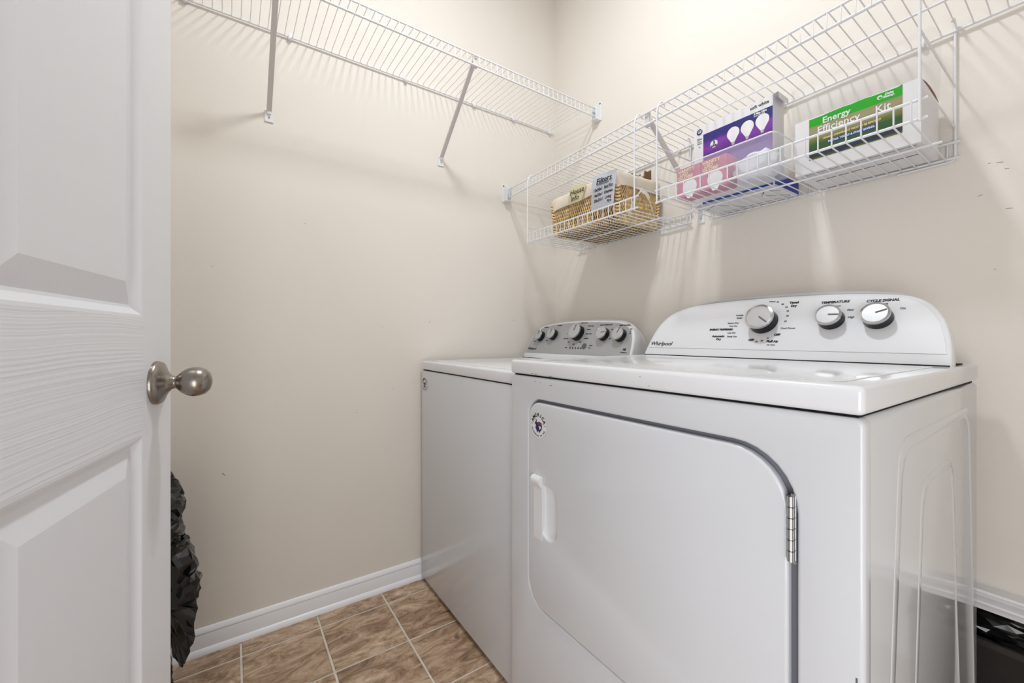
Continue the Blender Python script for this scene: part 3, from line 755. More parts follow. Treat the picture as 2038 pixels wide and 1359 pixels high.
# paint chips and scuffs on the enamel of the dryer's front
chips = []
for x, z, l, a in ((0.835, 0.9190, 0.010, -5), (0.850, 0.9185, 0.007, -5), (0.905, 0.9175, 0.012, -4), (0.845, 0.9010, 0.006, -5), (0.866, 0.9000, 0.003, 0), (0.905, 0.8960, 0.009, -8), (1.16, 0.937, 0.002, 0), (1.18, 0.922, 0.002, 0)):
    y = DF - 0.0024 if z > 0.912 else DF - 0.0003
    b2 = bmesh.new(); bm_box(b2, -l / 2, l / 2, -0.0001, 0.0001, -0.0005, 0.0005); b2.transform(Matrix.Translation((x, y, z)) @ Matrix.Rotation(R(a), 4, 'Y')); chips.append(bm2me(b2))
for z, l in ((0.590, 0.022), (0.560, 0.006)):
    b2 = bmesh.new(); bm_box(b2, 1.4725, 1.4742, DF - 0.0006, DF - 0.0001, z - l / 2, z + l / 2); chips.append(bm2me(b2))
add('paint_chip', join(chips), 'inkgrey', dr)

# ================================================================ things in the right basket
ZB = 1.4285      # top of the basket wires
# ---- kit box: white carton, printed front
kx0, kx1, ky0, ky1, kz1 = 1.178, 1.4155, -0.1800, -0.022, 1.5665
kit = root('cardboard_box', ((kx0 + kx1) / 2, (ky0 + ky1) / 2, ZB), 'white cardboard box with a green Energy Efficiency Kit label', 'box')
bm = bmesh.new()
bm_box(bm, kx0, kx1 - 0.003, ky0, ky1, ZB, ZB + 0.003)
bm_box(bm, kx0, kx1 - 0.003, ky0, ky0 + 0.003, ZB + 0.003, kz1); bm_box(bm, kx0, kx1 - 0.003, ky1 - 0.003, ky1, ZB + 0.003, kz1)
bm_box(bm, kx0, kx0 + 0.003, ky0 + 0.003, ky1 - 0.003, ZB + 0.003, kz1)
# right side with a dipping, torn top edge
v = [bm.verts.new(p) for p in ((kx1, ky0, ZB), (kx1, ky1, ZB), (kx1, ky1, kz1 - 0.004), (kx1, (ky0 + ky1) / 2, kz1 - 0.001), (kx1, ky0, kz1))]
v2 = [bm.verts.new((p.co.x - 0.003, p.co.y, p.co.z)) for p in v]
bm.faces.new(v); bm.faces.new(v2[::-1])
for k in range(5): bm.faces.new((v[k], v2[k], v2[(k + 1) % 5], v[(k + 1) % 5]))
bmesh.ops.recalc_face_normals(bm, faces=bm.faces)
add('carton', bm2me(bm), 'card', kit)
bm = bmesh.new()
vs = [bm.verts.new(p) for p in ((kx0 + 0.002, ky0 + 0.004, kz1 - 0.002), (kx1 - 0.002, ky0 + 0.004, kz1 - 0.002), (kx1 - 0.002, ky1 - 0.004, kz1 - 0.005), (kx0 + 0.002, ky1 - 0.004, kz1 - 0.003))]
bm.faces.new(vs); add('top_flap', bm2me(bm), 'carddark', kit, label='brown inside of the top flap')
bm = bmesh.new(); bm_box(bm, kx0 + 0.02, kx1 - 0.02, (ky0 + ky1) / 2 - 0.0015, (ky0 + ky1) / 2 + 0.0015, ZB - 0.0004, ZB + 0.001); bm_box(bm, kx0 + 0.01, kx1 - 0.01, ky0 + 0.012, ky0 + 0.0135, ZB - 0.0004, ZB + 0.001)
add('bottom_seam', bm2me(bm), 'ink', kit)
kf = frame((0, ky0 - 0.0003, 0), (1, 0, 0), (0, -1, 0))
lx0, lx1, lz0, lz1 = 1.2095, 1.3860, 1.4595, 1.5662
lab = add('printed_label', plate([[(lx0, lz0), (lx1, lz0), (lx1, lz1 - 0.024), (lx0, lz1 - 0.0235)]], 0.0003, kf @ Matrix.Translation((0, 0, 0.0003))), 'kit_art', kit, label='landscape print in olive and dark green')
torn = [(lx0, lz1 - 0.0235), (lx1, lz1 - 0.024), (lx1, lz1)]
for i in range(12, 0, -1):
    t = i / 12.5; torn.append((lx0 + (lx1 - lx0) * t, lz1 - 0.001 + 0.0020 * noise.noise(Vector((t * 9, 3, 1))) + 0.003 * math.sin(t * 3.0) - 0.003))
torn.append((lx0, lz1 - 0.003))
gl = add('label_band', plate([torn], 0.0004, kf @ Matrix.Translation((0, 0, 0.0004))), 'green', lab)
kt = kf @ Matrix.Translation((0, 0, 0.0004))
bl_ = 'BOTTOM_BASELINE'
for b_, sz_, x_, z_ in (('Energy', 0.0205, 1.2380, 1.5432), ('Efficiency', 0.0228, 1.2272, 1.5222), ('Kit', 0.0228, 1.3395, 1.5222)):
    add('lettering', text(b_, sz_, kt, x_, z_, 'LEFT', 0, 0.0004, 1.0, ya=bl_), 'card', lab)
add('lettering', join([text('Duke', 0.0066, kt, 1.3570, 1.5555, 'LEFT', 0.1, 0.0004, ya=bl_), text('Energy.', 0.0066, kt, 1.3540, 1.5500, 'LEFT', 0.1, 0.0004, ya=bl_),
    plate([circle(1.3480, 1.5545, 0.0048, 20), circle(1.3486, 1.5534, 0.0028, 14)], 0.0004, kt @ Matrix.Translation((0, 0, 0.0006)))]), 'card', lab, kind='stuff')
add('lettering', text('SIMPLE & CONVENIENT WAYS TO BE EFFICIENT', 0.0060, kt, 1.2400, 1.5030, 'LEFT', 0, 0.0002, 0.86, ya=bl_), 'gold', lab)
bb = add('blue_banner', plate([rrect(1.2500, 1.3400, 1.4890, 1.4982, 0.001, 3)], 0.0004, kt), 'blue', lab)
add('lettering', text('INSTALL TODAY & START SAVING.', 0.0064, kt @ Matrix.Translation((0, 0, 0.0004)), 1.2950, 1.4936, 'CENTER', 0, 0.0003, 0.90), 'card', lab)
bm = bmesh.new()
v = [bm.verts.new((kx1 + 0.0004, y, z)) for y, z in ((-0.168, kz1 - 0.0005), (-0.135, kz1 + 0.0045), (-0.10, kz1 + 0.0065), (-0.06, kz1 + 0.0045), (-0.024, kz1 - 0.003), (-0.06, kz1 - 0.0035), (-0.12, kz1 - 0.001))]
bm.faces.new(v); r_ = bmesh.ops.extrude_face_region(bm, geom=bm.faces[:]); bmesh.ops.translate(bm, verts=[q for q in r_['geom'] if isinstance(q, bmesh.types.BMVert)], vec=(-0.003, 0, 0)); bmesh.ops.recalc_face_normals(bm, faces=bm.faces)
add('lifted_flap_edge', bm2me(bm), 'carddark', kit)

# ---- milky plastic tub standing behind the kit box
mx0, mx1, my0, my1, mz1 = 1.128, 1.424, -0.108, -0.008, 1.700
tub = root('plastic_tub', ((mx0 + mx1) / 2, -0.06, ZB), 'milky translucent plastic storage tub standing behind the green kit box', 'container')
# sits on the flaps behind the kit box: thin moulded wall with rounded corners
bm = bmesh.new()
# ---- bulb carton (purple)
gx0, gx1, gy0, gy1, gz1 = 0.888, 1.121, -0.172, -0.030, 1.677
ge = root('light_bulb_carton', ((gx0 + gx1) / 2, -0.138, 1.4650), 'tall purple and white carton with three round light bulbs printed on it', 'box')
GZ = 1.4650
add('carton', box(gx0, gx1, gy0, -0.105, GZ, gz1, 0.0006, 1), 'card', ge)
fc = root('flat_carton', ((gx0 + gx1) / 2, -0.10, ZB), 'flat white and blue carton lying under the purple light bulb carton', 'box')
add('carton', box(gx0, gx1 + 0.004, gy0, gy1 + 0.012, ZB, GZ - 0.0003, 0.0006, 1), 'card', fc)
gf = frame((0, gy0 - 0.0002, 0), (1, 0, 0), (0, -1, 0))
gp = add('printed_panel', plate([[(0.920, 1.475), (gx1 - 0.0005, 1.475), (gx1 - 0.0005, 1.6468), (0.920, 1.6470)]], 0.0003, gf @ Matrix.Translation((0, 0, 0.0003))), 'purple', ge, label='purple printed front with a dark blue top band')
gt = gf @ Matrix.Translation((0, 0, 0.0004))
def bulb2d(cx, cz, r):
    o = [(cx + r * math.cos(R(a)), cz + r * math.sin(R(a))) for a in range(-50, 231, 14)]
    return [(cx + r * math.cos(R(a)), cz + r * math.sin(R(a))) for a in range(-38, 219, 12)] + [(cx - r * 0.42, cz - r * 1.22), (cx - r * 0.28, cz - r * 1.45), (cx + r * 0.28, cz - r * 1.45), (cx + r * 0.42, cz - r * 1.22)]
for cx, cz in ((1.0128, 1.6145), (1.0532, 1.6152), (1.0938, 1.6168)):
    b_ = add('bulb_picture', plate([bulb2d(cx, cz, 0.0182)], 0.0003, gt), 'bulb', gp)
add('bulb_picture', join([plate([[(cx - 0.0048, cz - 0.0262), (cx - 0.0034, cz - 0.0345), (cx + 0.0034, cz - 0.0345), (cx + 0.0048, cz - 0.0262)]], 0.0003, gt) for cx, cz in ((1.0128, 1.6145), (1.0532, 1.6152), (1.0938, 1.6168))]), 'silver', gp)
add('count_badge', plate([circle(0.9546, 1.6056, 0.0115, 24)], 0.0003, gt), 'bulb', gp)
add('lettering', join([text('3', 0.016, gt @ Matrix.Translation((0, 0, 0.0003)), 0.9546, 1.6090, 'CENTER', 0, 0.0004), text('BULBS', 0.0062, gt @ Matrix.Translation((0, 0, 0.0003)), 0.9546, 1.5995, 'CENTER', 0, 0.0003),
    text('soft white', 0.0125, gf, 1.0610, 1.6625, 'LEFT', 0, 0.0001, 1.0), text('25w', 0.0090, gf, 0.9075, 1.6370, 'CENTER'), text('equivalent', 0.0035, gf, 0.9075, 1.6290, 'CENTER'), text('G40 globe', 0.0035, gf, 0.9075, 1.6230), text('12v', 0.0040, gf, 0.9075, 1.6120)]), 'ink', ge, kind='stuff')
add('lettering', join([text('3 Mon Ultra', 0.0080, gt, 1.0710, 1.6415, 'LEFT', 0.2, 0.0005, 0.86), text('energy saving bulb', 0.0045, gt, 1.0710, 1.6360, 'LEFT', 0, 0.0001, 0.9)]), 'card', gp)
lg = add('logo', plate([circle(0.9075, 1.6600, 0.0095, 28)], 0.0003, gf @ Matrix.Translation((0, 0, 0.0003))), 'navy', ge)
add('lettering', text('GE', 0.0135, gf @ Matrix.Translation((0, 0, 0.0004)), 0.9075, 1.6600, 'CENTER', 0.3, 0.0003, 0.75), 'card', lg)
# blue side at the bottom and flap lines beneath
add('blue_side', box(gx1 + 0.0034, gx1 + 0.0044, gy0 + 0.002, gy1 + 0.010, ZB + 0.001, GZ - 0.002), 'blue', fc)
add('blue_side', box(gx0 + 0.03, gx1, gy0 - 0.0006, gy0 + 0.0002, ZB + 0.0002, ZB + 0.007), 'blue', fc)
bm = bmesh.new()
for a, b in (((0.89, -0.10), (0.93, -0.13)), ((0.93, -0.13), (0.955, -0.10)), ((0.955, -0.10), (0.985, -0.035)), ((1.118, -0.10), (1.085, -0.14)), ((1.085, -0.14), (1.060, -0.10)), ((1.060, -0.10), (1.118, -0.04)), ((0.90, -0.036), (1.11, -0.036)), ((0.90, -0.167), (1.05, -0.167))):
    a3, b3 = Vector(a + (ZB - 0.0002,)), Vector(b + (ZB - 0.0002,)); d = (b3 - a3).normalized(); s_ = Vector((-d.y, d.x, 0)) * 0.0012
    v = [bm.verts.new(p) for p in (a3 - s_, b3 - s_, b3 + s_, a3 + s_)]; bm.faces.new(v[::-1])
add('flap_seam', bm2me(bm), 'ink', fc)
# half-open white top flap
bm = bmesh.new()
v = [bm.verts.new(p) for p in ((gx1 - 0.002, gy0 + 0.002, gz1), (gx1 - 0.002, -0.108, gz1), (gx1 + 0.012, -0.108, gz1 + 0.003), (gx1 + 0.012, gy0 + 0.002, gz1 + 0.003), (gx1 + 0.014, gy0 + 0.002, gz1 - 0.016), (gx1 + 0.014, -0.108, gz1 - 0.016))]
bm.faces.new(v[:4]); bm.faces.new((v[3], v[2], v[5], v[4])); add('top_flap', bm2me(bm), 'card', ge)

def shell_box(x0, x1, y0, y1, z0, z1, r, th, flare=0.0, rim=0.0):
    """open-topped moulded tub: outer and inner skins"""
    bm = bmesh.new(); rings = []
    def rr(e, z): return [bm.verts.new((p[0], p[1], z)) for p in rrect(x0 - e, x1 + e, y0 - e, y1 + e, r + max(e, -r * 0.8), 5)]
    rings.append(rr(-flare - 0.002, z0)); rings.append(rr(-flare, z0 + 0.003)); rings.append(rr(-0.0, z1 - 0.004))
    if rim: rings.append(rr(rim, z1 - 0.004)); rings.append(rr(rim, z1))
    else: rings.append(rr(0.0, z1))
    rings.append(rr(-th, z1)); rings.append(rr(-flare - th, z0 + th + 0.001))
    for a, b in zip(rings, rings[1:]):
        for k in range(len(a)): bm.faces.new((a[k], a[(k + 1) % len(a)], b[(k + 1) % len(a)], b[k]))
    bm.faces.new(rings[0][::-1]); bm.faces.new(rings[-1])
    bmesh.ops.recalc_face_normals(bm, faces=bm.faces); return bm2me(bm)
# milky tub mesh (rounded corners, open top)
add('tub_wall', shell_box(1.1400, 1.424, -0.128, -0.014, 1.5675, mz1, 0.022, 0.0015, 0.004), 'milky', tub, smooth=50)

# ---- clear bin with small pink cartons
cb = root('clear_plastic_bin', (1.035, -0.23, ZB), 'clear plastic bin with small pink cartons at the front of the right wire basket', 'container')
add('bin_wall', shell_box(0.894, 1.172, -0.286, -0.180, ZB, 1.522, 0.012, 0.0015, 0.004, 0.004), 'clear', cb, smooth=50)
bm = bmesh.new(); bm_tube(bm, [(p[0], p[1], 1.5215) for p in rrect(0.891, 1.175, -0.289, -0.177, 0.014, 5)], 0.0018, 6, closed=True)
add('bin_rim', bm2me(bm), 'plastic', cb, smooth=60)
def pink(x0, x1, label):
    r_ = root('bulb_carton', ((x0 + x1) / 2, -0.25, ZB + 0.003), label, 'box')
    add('carton', box(x0, x1, -0.2785, -0.222, ZB + 0.0032, 1.516, 0.0005, 1), 'pink', r_)
    m_ = frame((0, -0.2787, 0), (1, 0, 0), (0, -1, 0)); cx = (x0 + x1) / 2; s = (x1 - x0)
    add('bulb_picture', plate([bulb2d(cx + 0.004, 1.455, s * 0.30)], 0.0003, m_ @ Matrix.Translation((0, 0, 0.0003))), 'bulb', r_)
    add('lettering', join([text('VANITY', 0.0125, m_, x0 + 0.004, 1.5075, 'LEFT', 0, 0.0005, s / 0.062), text('LED', 0.0125, m_, x0 + 0.010, 1.4975, 'LEFT', 0, 0.0005, s / 0.062), text('GLOBE', 0.0125, m_, x0 + 0.004, 1.4870, 'LEFT', 0, 0.0005, s / 0.062)]), 'gold', r_)
pink(0.8990, 0.9740, 'left one of the two pink light bulb cartons in the clear bin')
pink(0.9760, 1.0500, 'right one of the two pink light bulb cartons, in the middle of the clear bin')
# crumpled white packing film in the right half of the bin
bm = bmesh.new(); bmesh.ops.create_icosphere(bm, subdivisions=4, radius=1)
for v in bm.verts:
    n_ = noise.noise(v.co * 2.2) * 0.25 + abs(noise.noise(v.co * 5)) * 0.12
    c_ = v.co * (1 + n_); q = Vector((max(-1, min(1, c_.x * 1.1)), max(-1, min(1, c_.y * 1.1)), max(-1, min(1, c_.z * 1.1))))
    v.co = Vector((1.110 + q.x * 0.054, -0.232 + q.y * 0.042, ZB + 0.038 + q.z * 0.0345))
single(add('packing_film', bm2me(bm), 'wad', None, smooth=180), 'crumpled white packing film beside the pink cartons in the clear bin', 'packaging')

# ================================================================ wicker basket with liner and notes
wk = root('wicker_basket', (0.48, -0.15, ZB), 'rectangular woven wicker basket with a folded-over linen liner', 'basket')
B4 = [Vector((0.338, -0.282)), Vector((0.633, -0.243)), Vector((0.640, -0.036)), Vector((0.345, -0.036))]
def wpt(s, z, off=0.0):
    """point on the basket wall, s in 0..4 round the four sides from front-left; z height; off outward"""
    s = s % 4; i = int(s); t = s - i
    a, b = B4[i], B4[(i + 1) % 4]
    # round corners
    p = a.lerp(b, t); d = (b - a).normalized(); n = Vector((d.y, -d.x))
    fl = 0.016 * (z - ZB) / 0.17
    rc = 0.03
    L = (b - a).length; e0 = t * L; e1 = (1 - t) * L
    if e0 < rc: c_ = (rc - e0) / rc; p2 = B4[i - 1]; dd_ = (a - p2).normalized(); n0 = Vector((dd_.y, -dd_.x)); n = (n * (1 - c_ / 2) + n0 * c_ / 2).normalized(); p = p - n * (c_ ** 2) * 0.008
    if e1 < rc: c_ = (rc - e1) / rc; p2 = B4[(i + 2) % 4]; dd_ = (p2 - b).normalized(); n0 = Vector((dd_.y, -dd_.x)); n = (n * (1 - c_ / 2) + n0 * c_ / 2).normalized(); p = p - n * (c_ ** 2) * 0.008
    p = p + n * (off + fl)
    return Vector((p.x, p.y, z))
TOPZ = lambda s: 1.578 + 0.030 * max(0.0, min(1.0, (wpt(s, ZB).x - 0.34) / 0.30))
NS = 44       # stakes
Lr = [0.0]
rows = 11
TURNS = 122
for r_ in range(rows):
    z = ZB + 0.0085 + r_ * 0.0128
    pts = []
    for k in range(TURNS * 7):
        s = 4 * k / (TURNS * 7)
        ph = 2 * math.pi * k / 7 + r_ * 2.1
        zz = z + (TOPZ(s) - 1.578) * (r_ / rows) * 0.5 + 0.0082 * math.sin(ph) * (1 + 0.15 * noise.noise(Vector((s * 30, r_, 0))))
        pts.append(wpt(s, zz, 0.0018 + 0.0042 * math.cos(ph)))
    bm = bmesh.new(); bm_tube(bm, pts, 0.0031, 5, closed=True)
    add('woven_strand', bm2me(bm), 'wicker', wk, smooth=80)
bm = bmesh.new(); rg = []
for z in (ZB + 0.001, ZB + 0.148):
    rg.append([bm.verts.new(wpt(4 * k / 96, z, -0.001)) for k in range(96)])
for k in range(96): bm.faces.new((rg[0][k], rg[0][(k + 1) % 96], rg[1][(k + 1) % 96], rg[1][k]))
add('inner_wall', bm2me(bm), 'wicker_dark', wk)
# plaited corner posts
for s in (0.0, 1.0, 2.0, 3.0):
    bm = bmesh.new()
    for k in range(11):
        z = ZB + 0.008 + k * 0.0118
        c_ = wpt(s + 0.001, z, 0.0065)
        a = math.pi / 4 + s * math.pi / 2
        pts = [c_ + Vector((0.0095 * math.cos(a_) , 0.0095 * math.sin(a_), 0.004 * math.sin(2 * a_))) for a_ in [2 * math.pi * j / 10 for j in range(10)]]
        bm_tube(bm, pts, 0.0044, 5, closed=True)
    add('corner_post', bm2me(bm), 'wicker', wk, smooth=80)
add('basket_base', plate([[(p.x, p.y) for p in B4]], 0.004, frame((0, 0, ZB + 0.006), (1, 0, 0), (0, 0, 1))), 'wicker_dark', wk)
for k in range(17):
    y = -0.040 - k * 0.0138
    x0_, x1_ = 0.340, 0.636
    if y < -0.243: x1_ = 0.338 + (0.633 - 0.338) * (y + 0.282) / 0.039 if y < -0.250 else 0.60
    if x1_ - x0_ < 0.03: continue
    bm = bmesh.new(); bm_tube(bm, [(x0_ + (x1_ - x0_) * i_ / 30, y + 0.0012 * math.sin(i_ * 2.1 + k), ZB + 0.0042 + 0.0014 * math.sin(i_ * math.pi / 1.5 + k * 1.7)) for i_ in range(31)], 0.0036, 5)
    add('base_strand', bm2me(bm), 'wicker', wk, smooth=80)
# liner: cloth folded over the rim
bm = bmesh.new(); rings = []; N = 132
for j, (dz, off) in enumerate(((-0.052, 0.0125), (-0.040, 0.0140), (-0.020, 0.0125), (-0.006, 0.0115), (0.0, 0.006), (0.001, -0.003), (-0.008, -0.010), (-0.05, -0.013))):
    ring = []
    for k in range(N):
        s = 4 * k / N; zt = TOPZ(s)
        wob = 0.0028 * noise.noise(Vector((s * 7, j * 0.5, 2))) + 0.0015 * noise.noise(Vector((s * 25, j, 5)))
        hem = 0.005 * noise.noise(Vector((s * 3.1, 7, 1))) if j == 0 else 0
        droop = -0.004 * math.sin(math.pi * (s % 1)) if j > 2 else 0
        ring.append(bm.verts.new(wpt(s, zt + dz + hem + droop, off + wob)))
    rings.append(ring)
for a, b in zip(rings, rings[1:]):
    for k in range(N): bm.faces.new((a[k], a[(k + 1) % N], b[(k + 1) % N], b[k]))
bmesh.ops.recalc_face_normals(bm, faces=bm.faces)
ln = add('liner', bm2me(bm), 'linen', wk, smooth=180)
# fabric ties at the right end
def ribbon(name, pts, wd, wv, m, parent, th=0.0008):
    bm = bmesh.new(); pts = [Vector(p) for p in pts]; wv = Vector(wv).normalized() * wd / 2
    nrm = (pts[-1] - pts[0]).cross(wv).normalized() * th
    L_ = [[bm.verts.new(p + o) for o in (-wv - nrm, wv - nrm, wv + nrm, -wv + nrm)] for p in pts]
    for a, b in zip(L_, L_[1:]):
        for k in range(4): bm.faces.new((a[k], a[(k + 1) % 4], b[(k + 1) % 4], b[k]))
    bm.faces.new(L_[0][::-1]); bm.faces.new(L_[-1]); bmesh.ops.recalc_face_normals(bm, faces=bm.faces)
    return add(name, bm2me(bm), m, parent, smooth=60)
ribbon('fabric_tie', [(0.668, -0.150, 1.560), (0.676, -0.165, 1.545), (0.672, -0.190, 1.515), (0.668, -0.205, 1.485), (0.664, -0.215, 1.450)], 0.012, (0, 1, 0.3), 'linen', ln)
ribbon('fabric_tie', [(0.668, -0.150, 1.560), (0.680, -0.135, 1.530), (0.678, -0.110, 1.500), (0.672, -0.085, 1.470), (0.668, -0.070, 1.440)], 0.006, (0, 1, 0.3), 'linen', ln)
ribbon('fabric_tie', [(0.672, -0.160, 1.552), (0.684, -0.150, 1.538), (0.683, -0.125, 1.520)], 0.018, (0, 0.5, 1), 'linen', ln)

# notes pinned to the basket front
fd = (B4[1] - B4[0]).normalized(); fn = Vector((fd.y, -fd.x))
def note(name, x0, x1, z0, z1, lean, m, label, cat, lines, ink, off=0.036):
    base = B4[0] + fn * off
    def fx(x): return base + fd * ((x - base.x) / fd.x)
    o2 = fx(x0); m4 = frame((o2.x, o2.y, z0), (fd.x, fd.y, 0), (fn.x, fn.y, 0))
    wd = (x1 - x0) / fd.x; hh = z1 - z0
    bm = bmesh.new(); nx, nz = 6, 8; g = []
    for j in range(nz + 1):
        g.append([])
        for i in range(nx + 1):
            u_, v_ = i / nx, j / nz
            curl = 0.0035 * math.sin(v_ * 2.4 + u_ * 1.5) - 0.004 * v_ ** 2
            g[-1].append(bm.verts.new(m4 @ Vector((u_ * wd + lean * v_, v_ * hh + lean * 0.10 * u_, curl))))
    for j in range(nz):
        for i in range(nx): bm.faces.new((g[j][i], g[j][i + 1], g[j + 1][i + 1], g[j + 1][i]))
    bmesh.ops.solidify(bm, geom=bm.faces, thickness=0.0004)
    r_ = root(name, (o2.x, o2.y, z0), label, cat)
    p = add('sheet', bm2me(bm), m, r_, smooth=60)
    tm = m4 @ Matrix.Translation((0, 0, 0.0030))
    mes = [text(b, s, tm, u_ * wd + lean * v_, v_ * hh, al, 0.25, bo, xs, R(rt_)) for b, u_, v_, s, al, bo, xs, rt_ in lines]
    add('handwriting', join(mes), ink, r_)
    return m4, wd, hh, r_
note('paper_note', 0.4340, 0.5060, 1.5290, 1.5945, 0.020, 'note_y', 'small cream note reading House Info on the wicker basket', 'note',
     [('House', 0.50, 0.66, 0.0290, 'CENTER', 0.0001, 0.9, 4), ('Info', 0.46, 0.28, 0.0290, 'CENTER', 0.0001, 0.9, 4)], 'ink')
m4, wd, hh, nr = note('paper_note', 0.5480, 0.6480, 1.4780, 1.6070, 0.008, 'note_w', 'larger white note headed Filters with three handwritten lines', 'note',
     [('Filters', 0.52, 0.80, 0.0285, 'CENTER', 0.0004, 0.95, 4), ('17x20x1  Bed Rm', 0.50, 0.575, 0.0150, 'CENTER', 0.0003, 0.78, 4), ('14x20x1  Kitchen', 0.51, 0.425, 0.0150, 'CENTER', 0.0003, 0.78, 4),
      ('20x25x1  Living', 0.50, 0.275, 0.0150, 'CENTER', 0.0003, 0.78, 4), ('Rm', 0.80, 0.17, 0.0150, 'CENTER', 0.0004, 0.9, 4)], 'ink')
b2 = bmesh.new(); bm_box(b2, wd * 0.28, wd * 0.80, hh * 0.695, hh * 0.708, 0.0028, 0.0034); b2.transform(m4); add('underline', bm2me(b2), 'ink', nr)

# contents of the wicker basket
fl = root('folder', (0.51, -0.16, ZB + 0.01), 'thin white folder with a dark edge standing up in the wicker basket', 'folder')
b2 = bmesh.new(); bm_box(b2, 0.42, 0.628, -0.150, -0.144, 1.445, 1.628); add('cover', bm2me(b2), 'card', fl)
b2 = bmesh.new(); bm_box(b2, 0.421, 0.627, -0.1535, -0.1505, 1.445, 1.6265); add('dark_edge', bm2me(b2), 'ink', fl)
cbx = root('small_carton', (0.615, -0.07, 1.5), 'small open brown carton in the back of the wicker basket', 'box')
bm = bmesh.new()
bm_box(bm, 0.586, 0.642, -0.0615, -0.060, 1.50, 1.655); bm_box(bm, 0.586, 0.5875, -0.100, -0.0615, 1.50, 1.650); bm_box(bm, 0.6405, 0.642, -0.100, -0.0615, 1.50, 1.644); bm_box(bm, 0.586, 0.642, -0.1015, -0.100, 1.50, 1.622)
add('carton', bm2me(bm), 'carddark', cbx)
bt = root('small_bottle', (0.617, -0.080, 1.5), 'small white pump bottle standing in the brown carton', 'bottle')
add('bottle_body', lathe([(0, 0), (0.014, 0), (0.014, 0.10), (0.011, 0.115), (0.006, 0.122), (0.006, 0.132), (0, 0.132)], Matrix.Translation((0.617, -0.080, 1.502)), 20), 'plastic', bt, smooth=50)
add('cap', lathe([(0, 0.131), (0.0075, 0.131), (0.0075, 0.142), (0.004, 0.144), (0, 0.144)], Matrix.Translation((0.617, -0.080, 1.502)), 16), 'plastic', bt, smooth=50)
rl = root('tape_roll', (0.652, -0.118, 1.57), 'roll of cloth tape lying on the right rim of the wicker basket', 'tape')
tm = frame((0.640, -0.118, 1.592), (0, 1, 0), (0.9, -0.25, 0.35))
add('roll', lathe([(0.013, -0.010), (0.026, -0.010), (0.0265, -0.004), (0.0265, 0.004), (0.026, 0.010), (0.013, 0.010), (0.013, -0.010)], tm, 32), 'linen', rl, smooth=50)
add('core', lathe([(0.0129, -0.0098), (0.0129, 0.0098), (0.0115, 0.0098), (0.0115, -0.0098), (0.0129, -0.0098)], tm, 24), 'carddark', rl, smooth=50)

# ================================================================ black bags
def crumple(bm, amp, sc_, seed=0.0):
    """stiff creased film: every vertex is pushed about, faces stay flat"""
    rng = random.Random(int(seed * 10) + 7); co = []
    for v in bm.verts:
        p = v.co * sc_ + Vector((seed, seed * 2, 0))
        big = noise.noise(p) + 0.5 * noise.noise(p * 2.3)
        j_ = Vector((rng.uniform(-1, 1), rng.uniform(-1, 1), rng.uniform(-1, 1)))
        co.append(v.co + v.normal * (amp * 0.9 * big - amp * 0.2) + j_ * amp * 0.34)
    for v, c_ in zip(bm.verts, co): v.co = c_
rtv = Vector((math.cos(R(55.6)), math.sin(R(55.6)), 0)); fwv = Vector((-math.sin(R(55.6)), math.cos(R(55.6)), 0))
bagr = root('garbage_bag', (0.135, -1.58, 0), 'crumpled shiny black garbage bag standing behind the open door', 'bag')
C0 = Vector((0.152, -1.585, 0))
prof = [(0.004, 0.035), (0.03, 0.048), (0.09, 0.052), (0.15, 0.060), (0.18, 0.078), (0.22, 0.100), (0.28, 0.128), (0.33, 0.140), (0.38, 0.128), (0.43, 0.104), (0.455, 0.090), (0.47, 0.088), (0.50, 0.070), (0.54, 0.078), (0.57, 0.070), (0.60, 0.052), (0.64, 0.046)]
pp = catmull([(z, r_) for z, r_ in prof], 3)
bm = bmesh.new(); rings = []; NN = 34
for z, r_ in pp:
    rings.append([bm.verts.new(C0 + rtv * (r_ * math.cos(2 * math.pi * k / NN)) + fwv * (min(r_, 0.072) * math.sin(2 * math.pi * k / NN)) + Vector((0, 0, z))) for k in range(NN)])
for a, b in zip(rings, rings[1:]):
    for k in range(NN): bm.faces.new((a[k], a[(k + 1) % NN], b[(k + 1) % NN], b[k]))
bm.faces.new(rings[0][::-1]); bm.faces.new(rings[-1])
bmesh.ops.recalc_face_normals(bm, faces=bm.faces); bm.normal_update()
bmesh.ops.triangulate(bm, faces=bm.faces); bm.normal_update(); crumple(bm, 0.016, 16, 3.0)
for v in bm.verts: v.co.z = max(v.co.z, 0.001); v.co.x = max(v.co.x, 0.022); v.co.y = max(v.co.y, FRONT + 0.022)
add('bag_body', bm2me(bm), 'bag', bagr)
# loose flap of film that hangs to a point
bm = bmesh.new()
ou = [(0.02, 0.46), (0.085, 0.44), (0.125, 0.40), (0.158, 0.355), (0.166, 0.32), (0.163, 0.27), (0.155, 0.215), (0.137, 0.165), (0.125, 0.150), (0.112, 0.172), (0.098, 0.22), (0.07, 0.26), (0.04, 0.28)]
ctr = bm.verts.new(C0 + rtv * 0.11 - fwv * 0.086 + Vector((0, 0, 0.32)))
r0 = [bm.verts.new(C0 + rtv * (a + 0.014) - fwv * 0.066 + Vector((0, 0, z))) for a, z in ou]
for k in range(len(r0)): bm.faces.new((ctr, r0[k], r0[(k + 1) % len(r0)]))
bmesh.ops.subdivide_edges(bm, edges=bm.edges, cuts=3, use_grid_fill=True); bmesh.ops.triangulate(bm, faces=bm.faces)
bmesh.ops.recalc_face_normals(bm, faces=bm.faces); bm.normal_update(); crumple(bm, 0.010, 20, 9.0)
bmesh.ops.solidify(bm, geom=bm.faces, thickness=0.0006)
for v in bm.verts: v.co.x = max(v.co.x, 0.014)
add('bag_flap', bm2me(bm), 'bag', bagr)

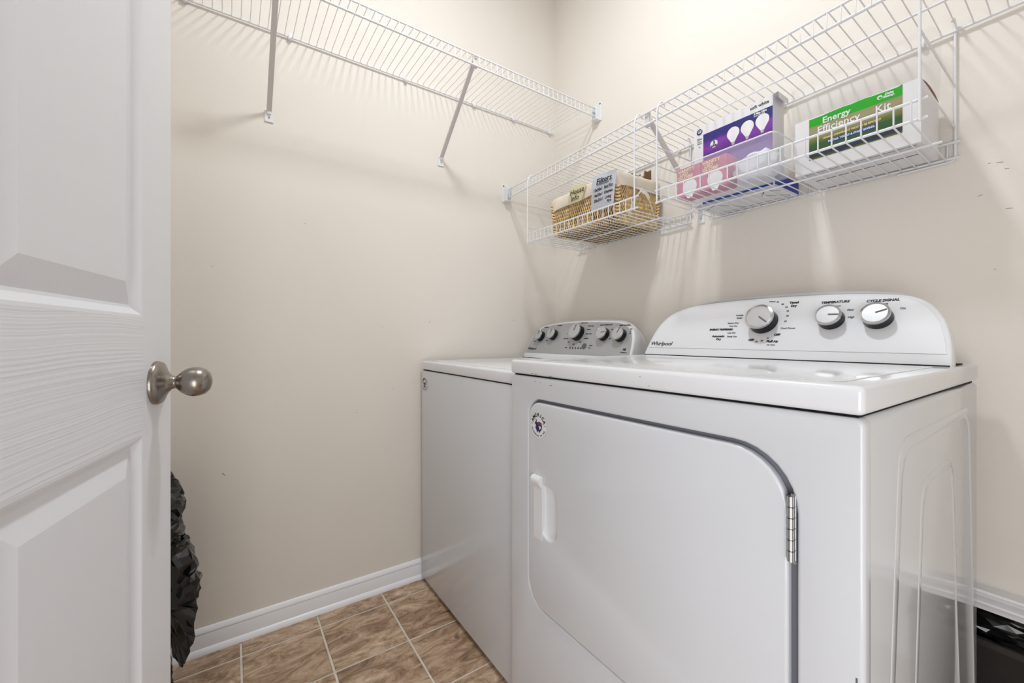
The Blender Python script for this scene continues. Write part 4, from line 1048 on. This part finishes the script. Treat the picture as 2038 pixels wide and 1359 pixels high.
# bin with a liner in the low opening beside the dryer
bn = root('waste_bin', (1.56, 0.15, 0), 'dark grey plastic bin with a crumpled black liner under the white ledge', 'bin')
bm = bmesh.new(); rings = []
for e, z in ((-0.03, 0.002), (-0.004, 0.30), (0.0, 0.305), (0.006, 0.306), (0.006, 0.320), (0.0, 0.322), (-0.006, 0.320), (-0.034, 0.01)):
    rings.append([bm.verts.new((p[0], p[1], z)) for p in rrect(1.40 - e, 1.74 + e, 0.020 - e, 0.270 + e, 0.03 + e / 2, 5)])
for a, b in zip(rings, rings[1:]):
    for k in range(len(a)): bm.faces.new((a[k], a[(k + 1) % len(a)], b[(k + 1) % len(a)], b[k]))
bm.faces.new(rings[0][::-1]); bm.faces.new(rings[-1]); bmesh.ops.recalc_face_normals(bm, faces=bm.faces)
add('bin_body', bm2me(bm), 'bin', bn, smooth=40)
bm = bmesh.new(); bmesh.ops.create_icosphere(bm, subdivisions=4, radius=1)
for v in bm.verts:
    q = v.co.copy(); v.co = Vector((1.57 + max(-1, min(1, q.x * 1.25)) * 0.165, 0.150 + max(-1, min(1, q.y * 1.25)) * 0.118, 0.345 + max(-1, min(1, q.z * 1.2)) * 0.048))
bm.normal_update(); crumple(bm, 0.014, 30, 1.0)
for v in bm.verts: v.co.z = min(v.co.z, 0.394)
add('bin_liner', bm2me(bm), 'bag', bn)

# ================================================================ marks on the left wall
marks = []
for y, z, l, a in ((-0.262, 1.093, 0.006, 60), (-1.00, 0.72, 0.004, 20), (-0.86, 0.80, 0.003, 0), (-1.18, 1.42, 0.003, 0), (-0.70, 1.075, 0.005, 70), (-1.42, 0.56, 0.014, -50), (-0.90, 1.05, 0.002, 0), (-1.45, 1.24, 0.004, 0)):
    b2 = bmesh.new(); bm_box(b2, -0.0001, 0.0002, -l / 2, l / 2, -0.0007, 0.0007); b2.transform(Matrix.Translation((0.0003, y, z)) @ Matrix.Rotation(R(a), 4, 'X')); marks.append(bm2me(b2))
add('scuff_mark', join(marks), 'inkgrey', wl)

marks = []
for x, z, l, a in ((1.507, 1.395, 0.010, 10), (1.517, 1.378, 0.006, 5), (1.492, 1.398, 0.004, 0), (1.478, 1.330, 0.008, -15), (1.520, 1.290, 0.010, 5), (1.500, 1.160, 0.003, 0), (1.230, 1.790, 0.003, 0), (1.226, 1.781, 0.003, 40)):
    b2 = bmesh.new(); bm_box(b2, -l / 2, l / 2, -0.0002, 0.0001, -0.0004, 0.0004); b2.transform(Matrix.Translation((x, -0.0003, z)) @ Matrix.Rotation(R(a), 4, 'Y')); marks.append(bm2me(b2))
add('scuff_mark', join(marks), 'inkgrey', wr)
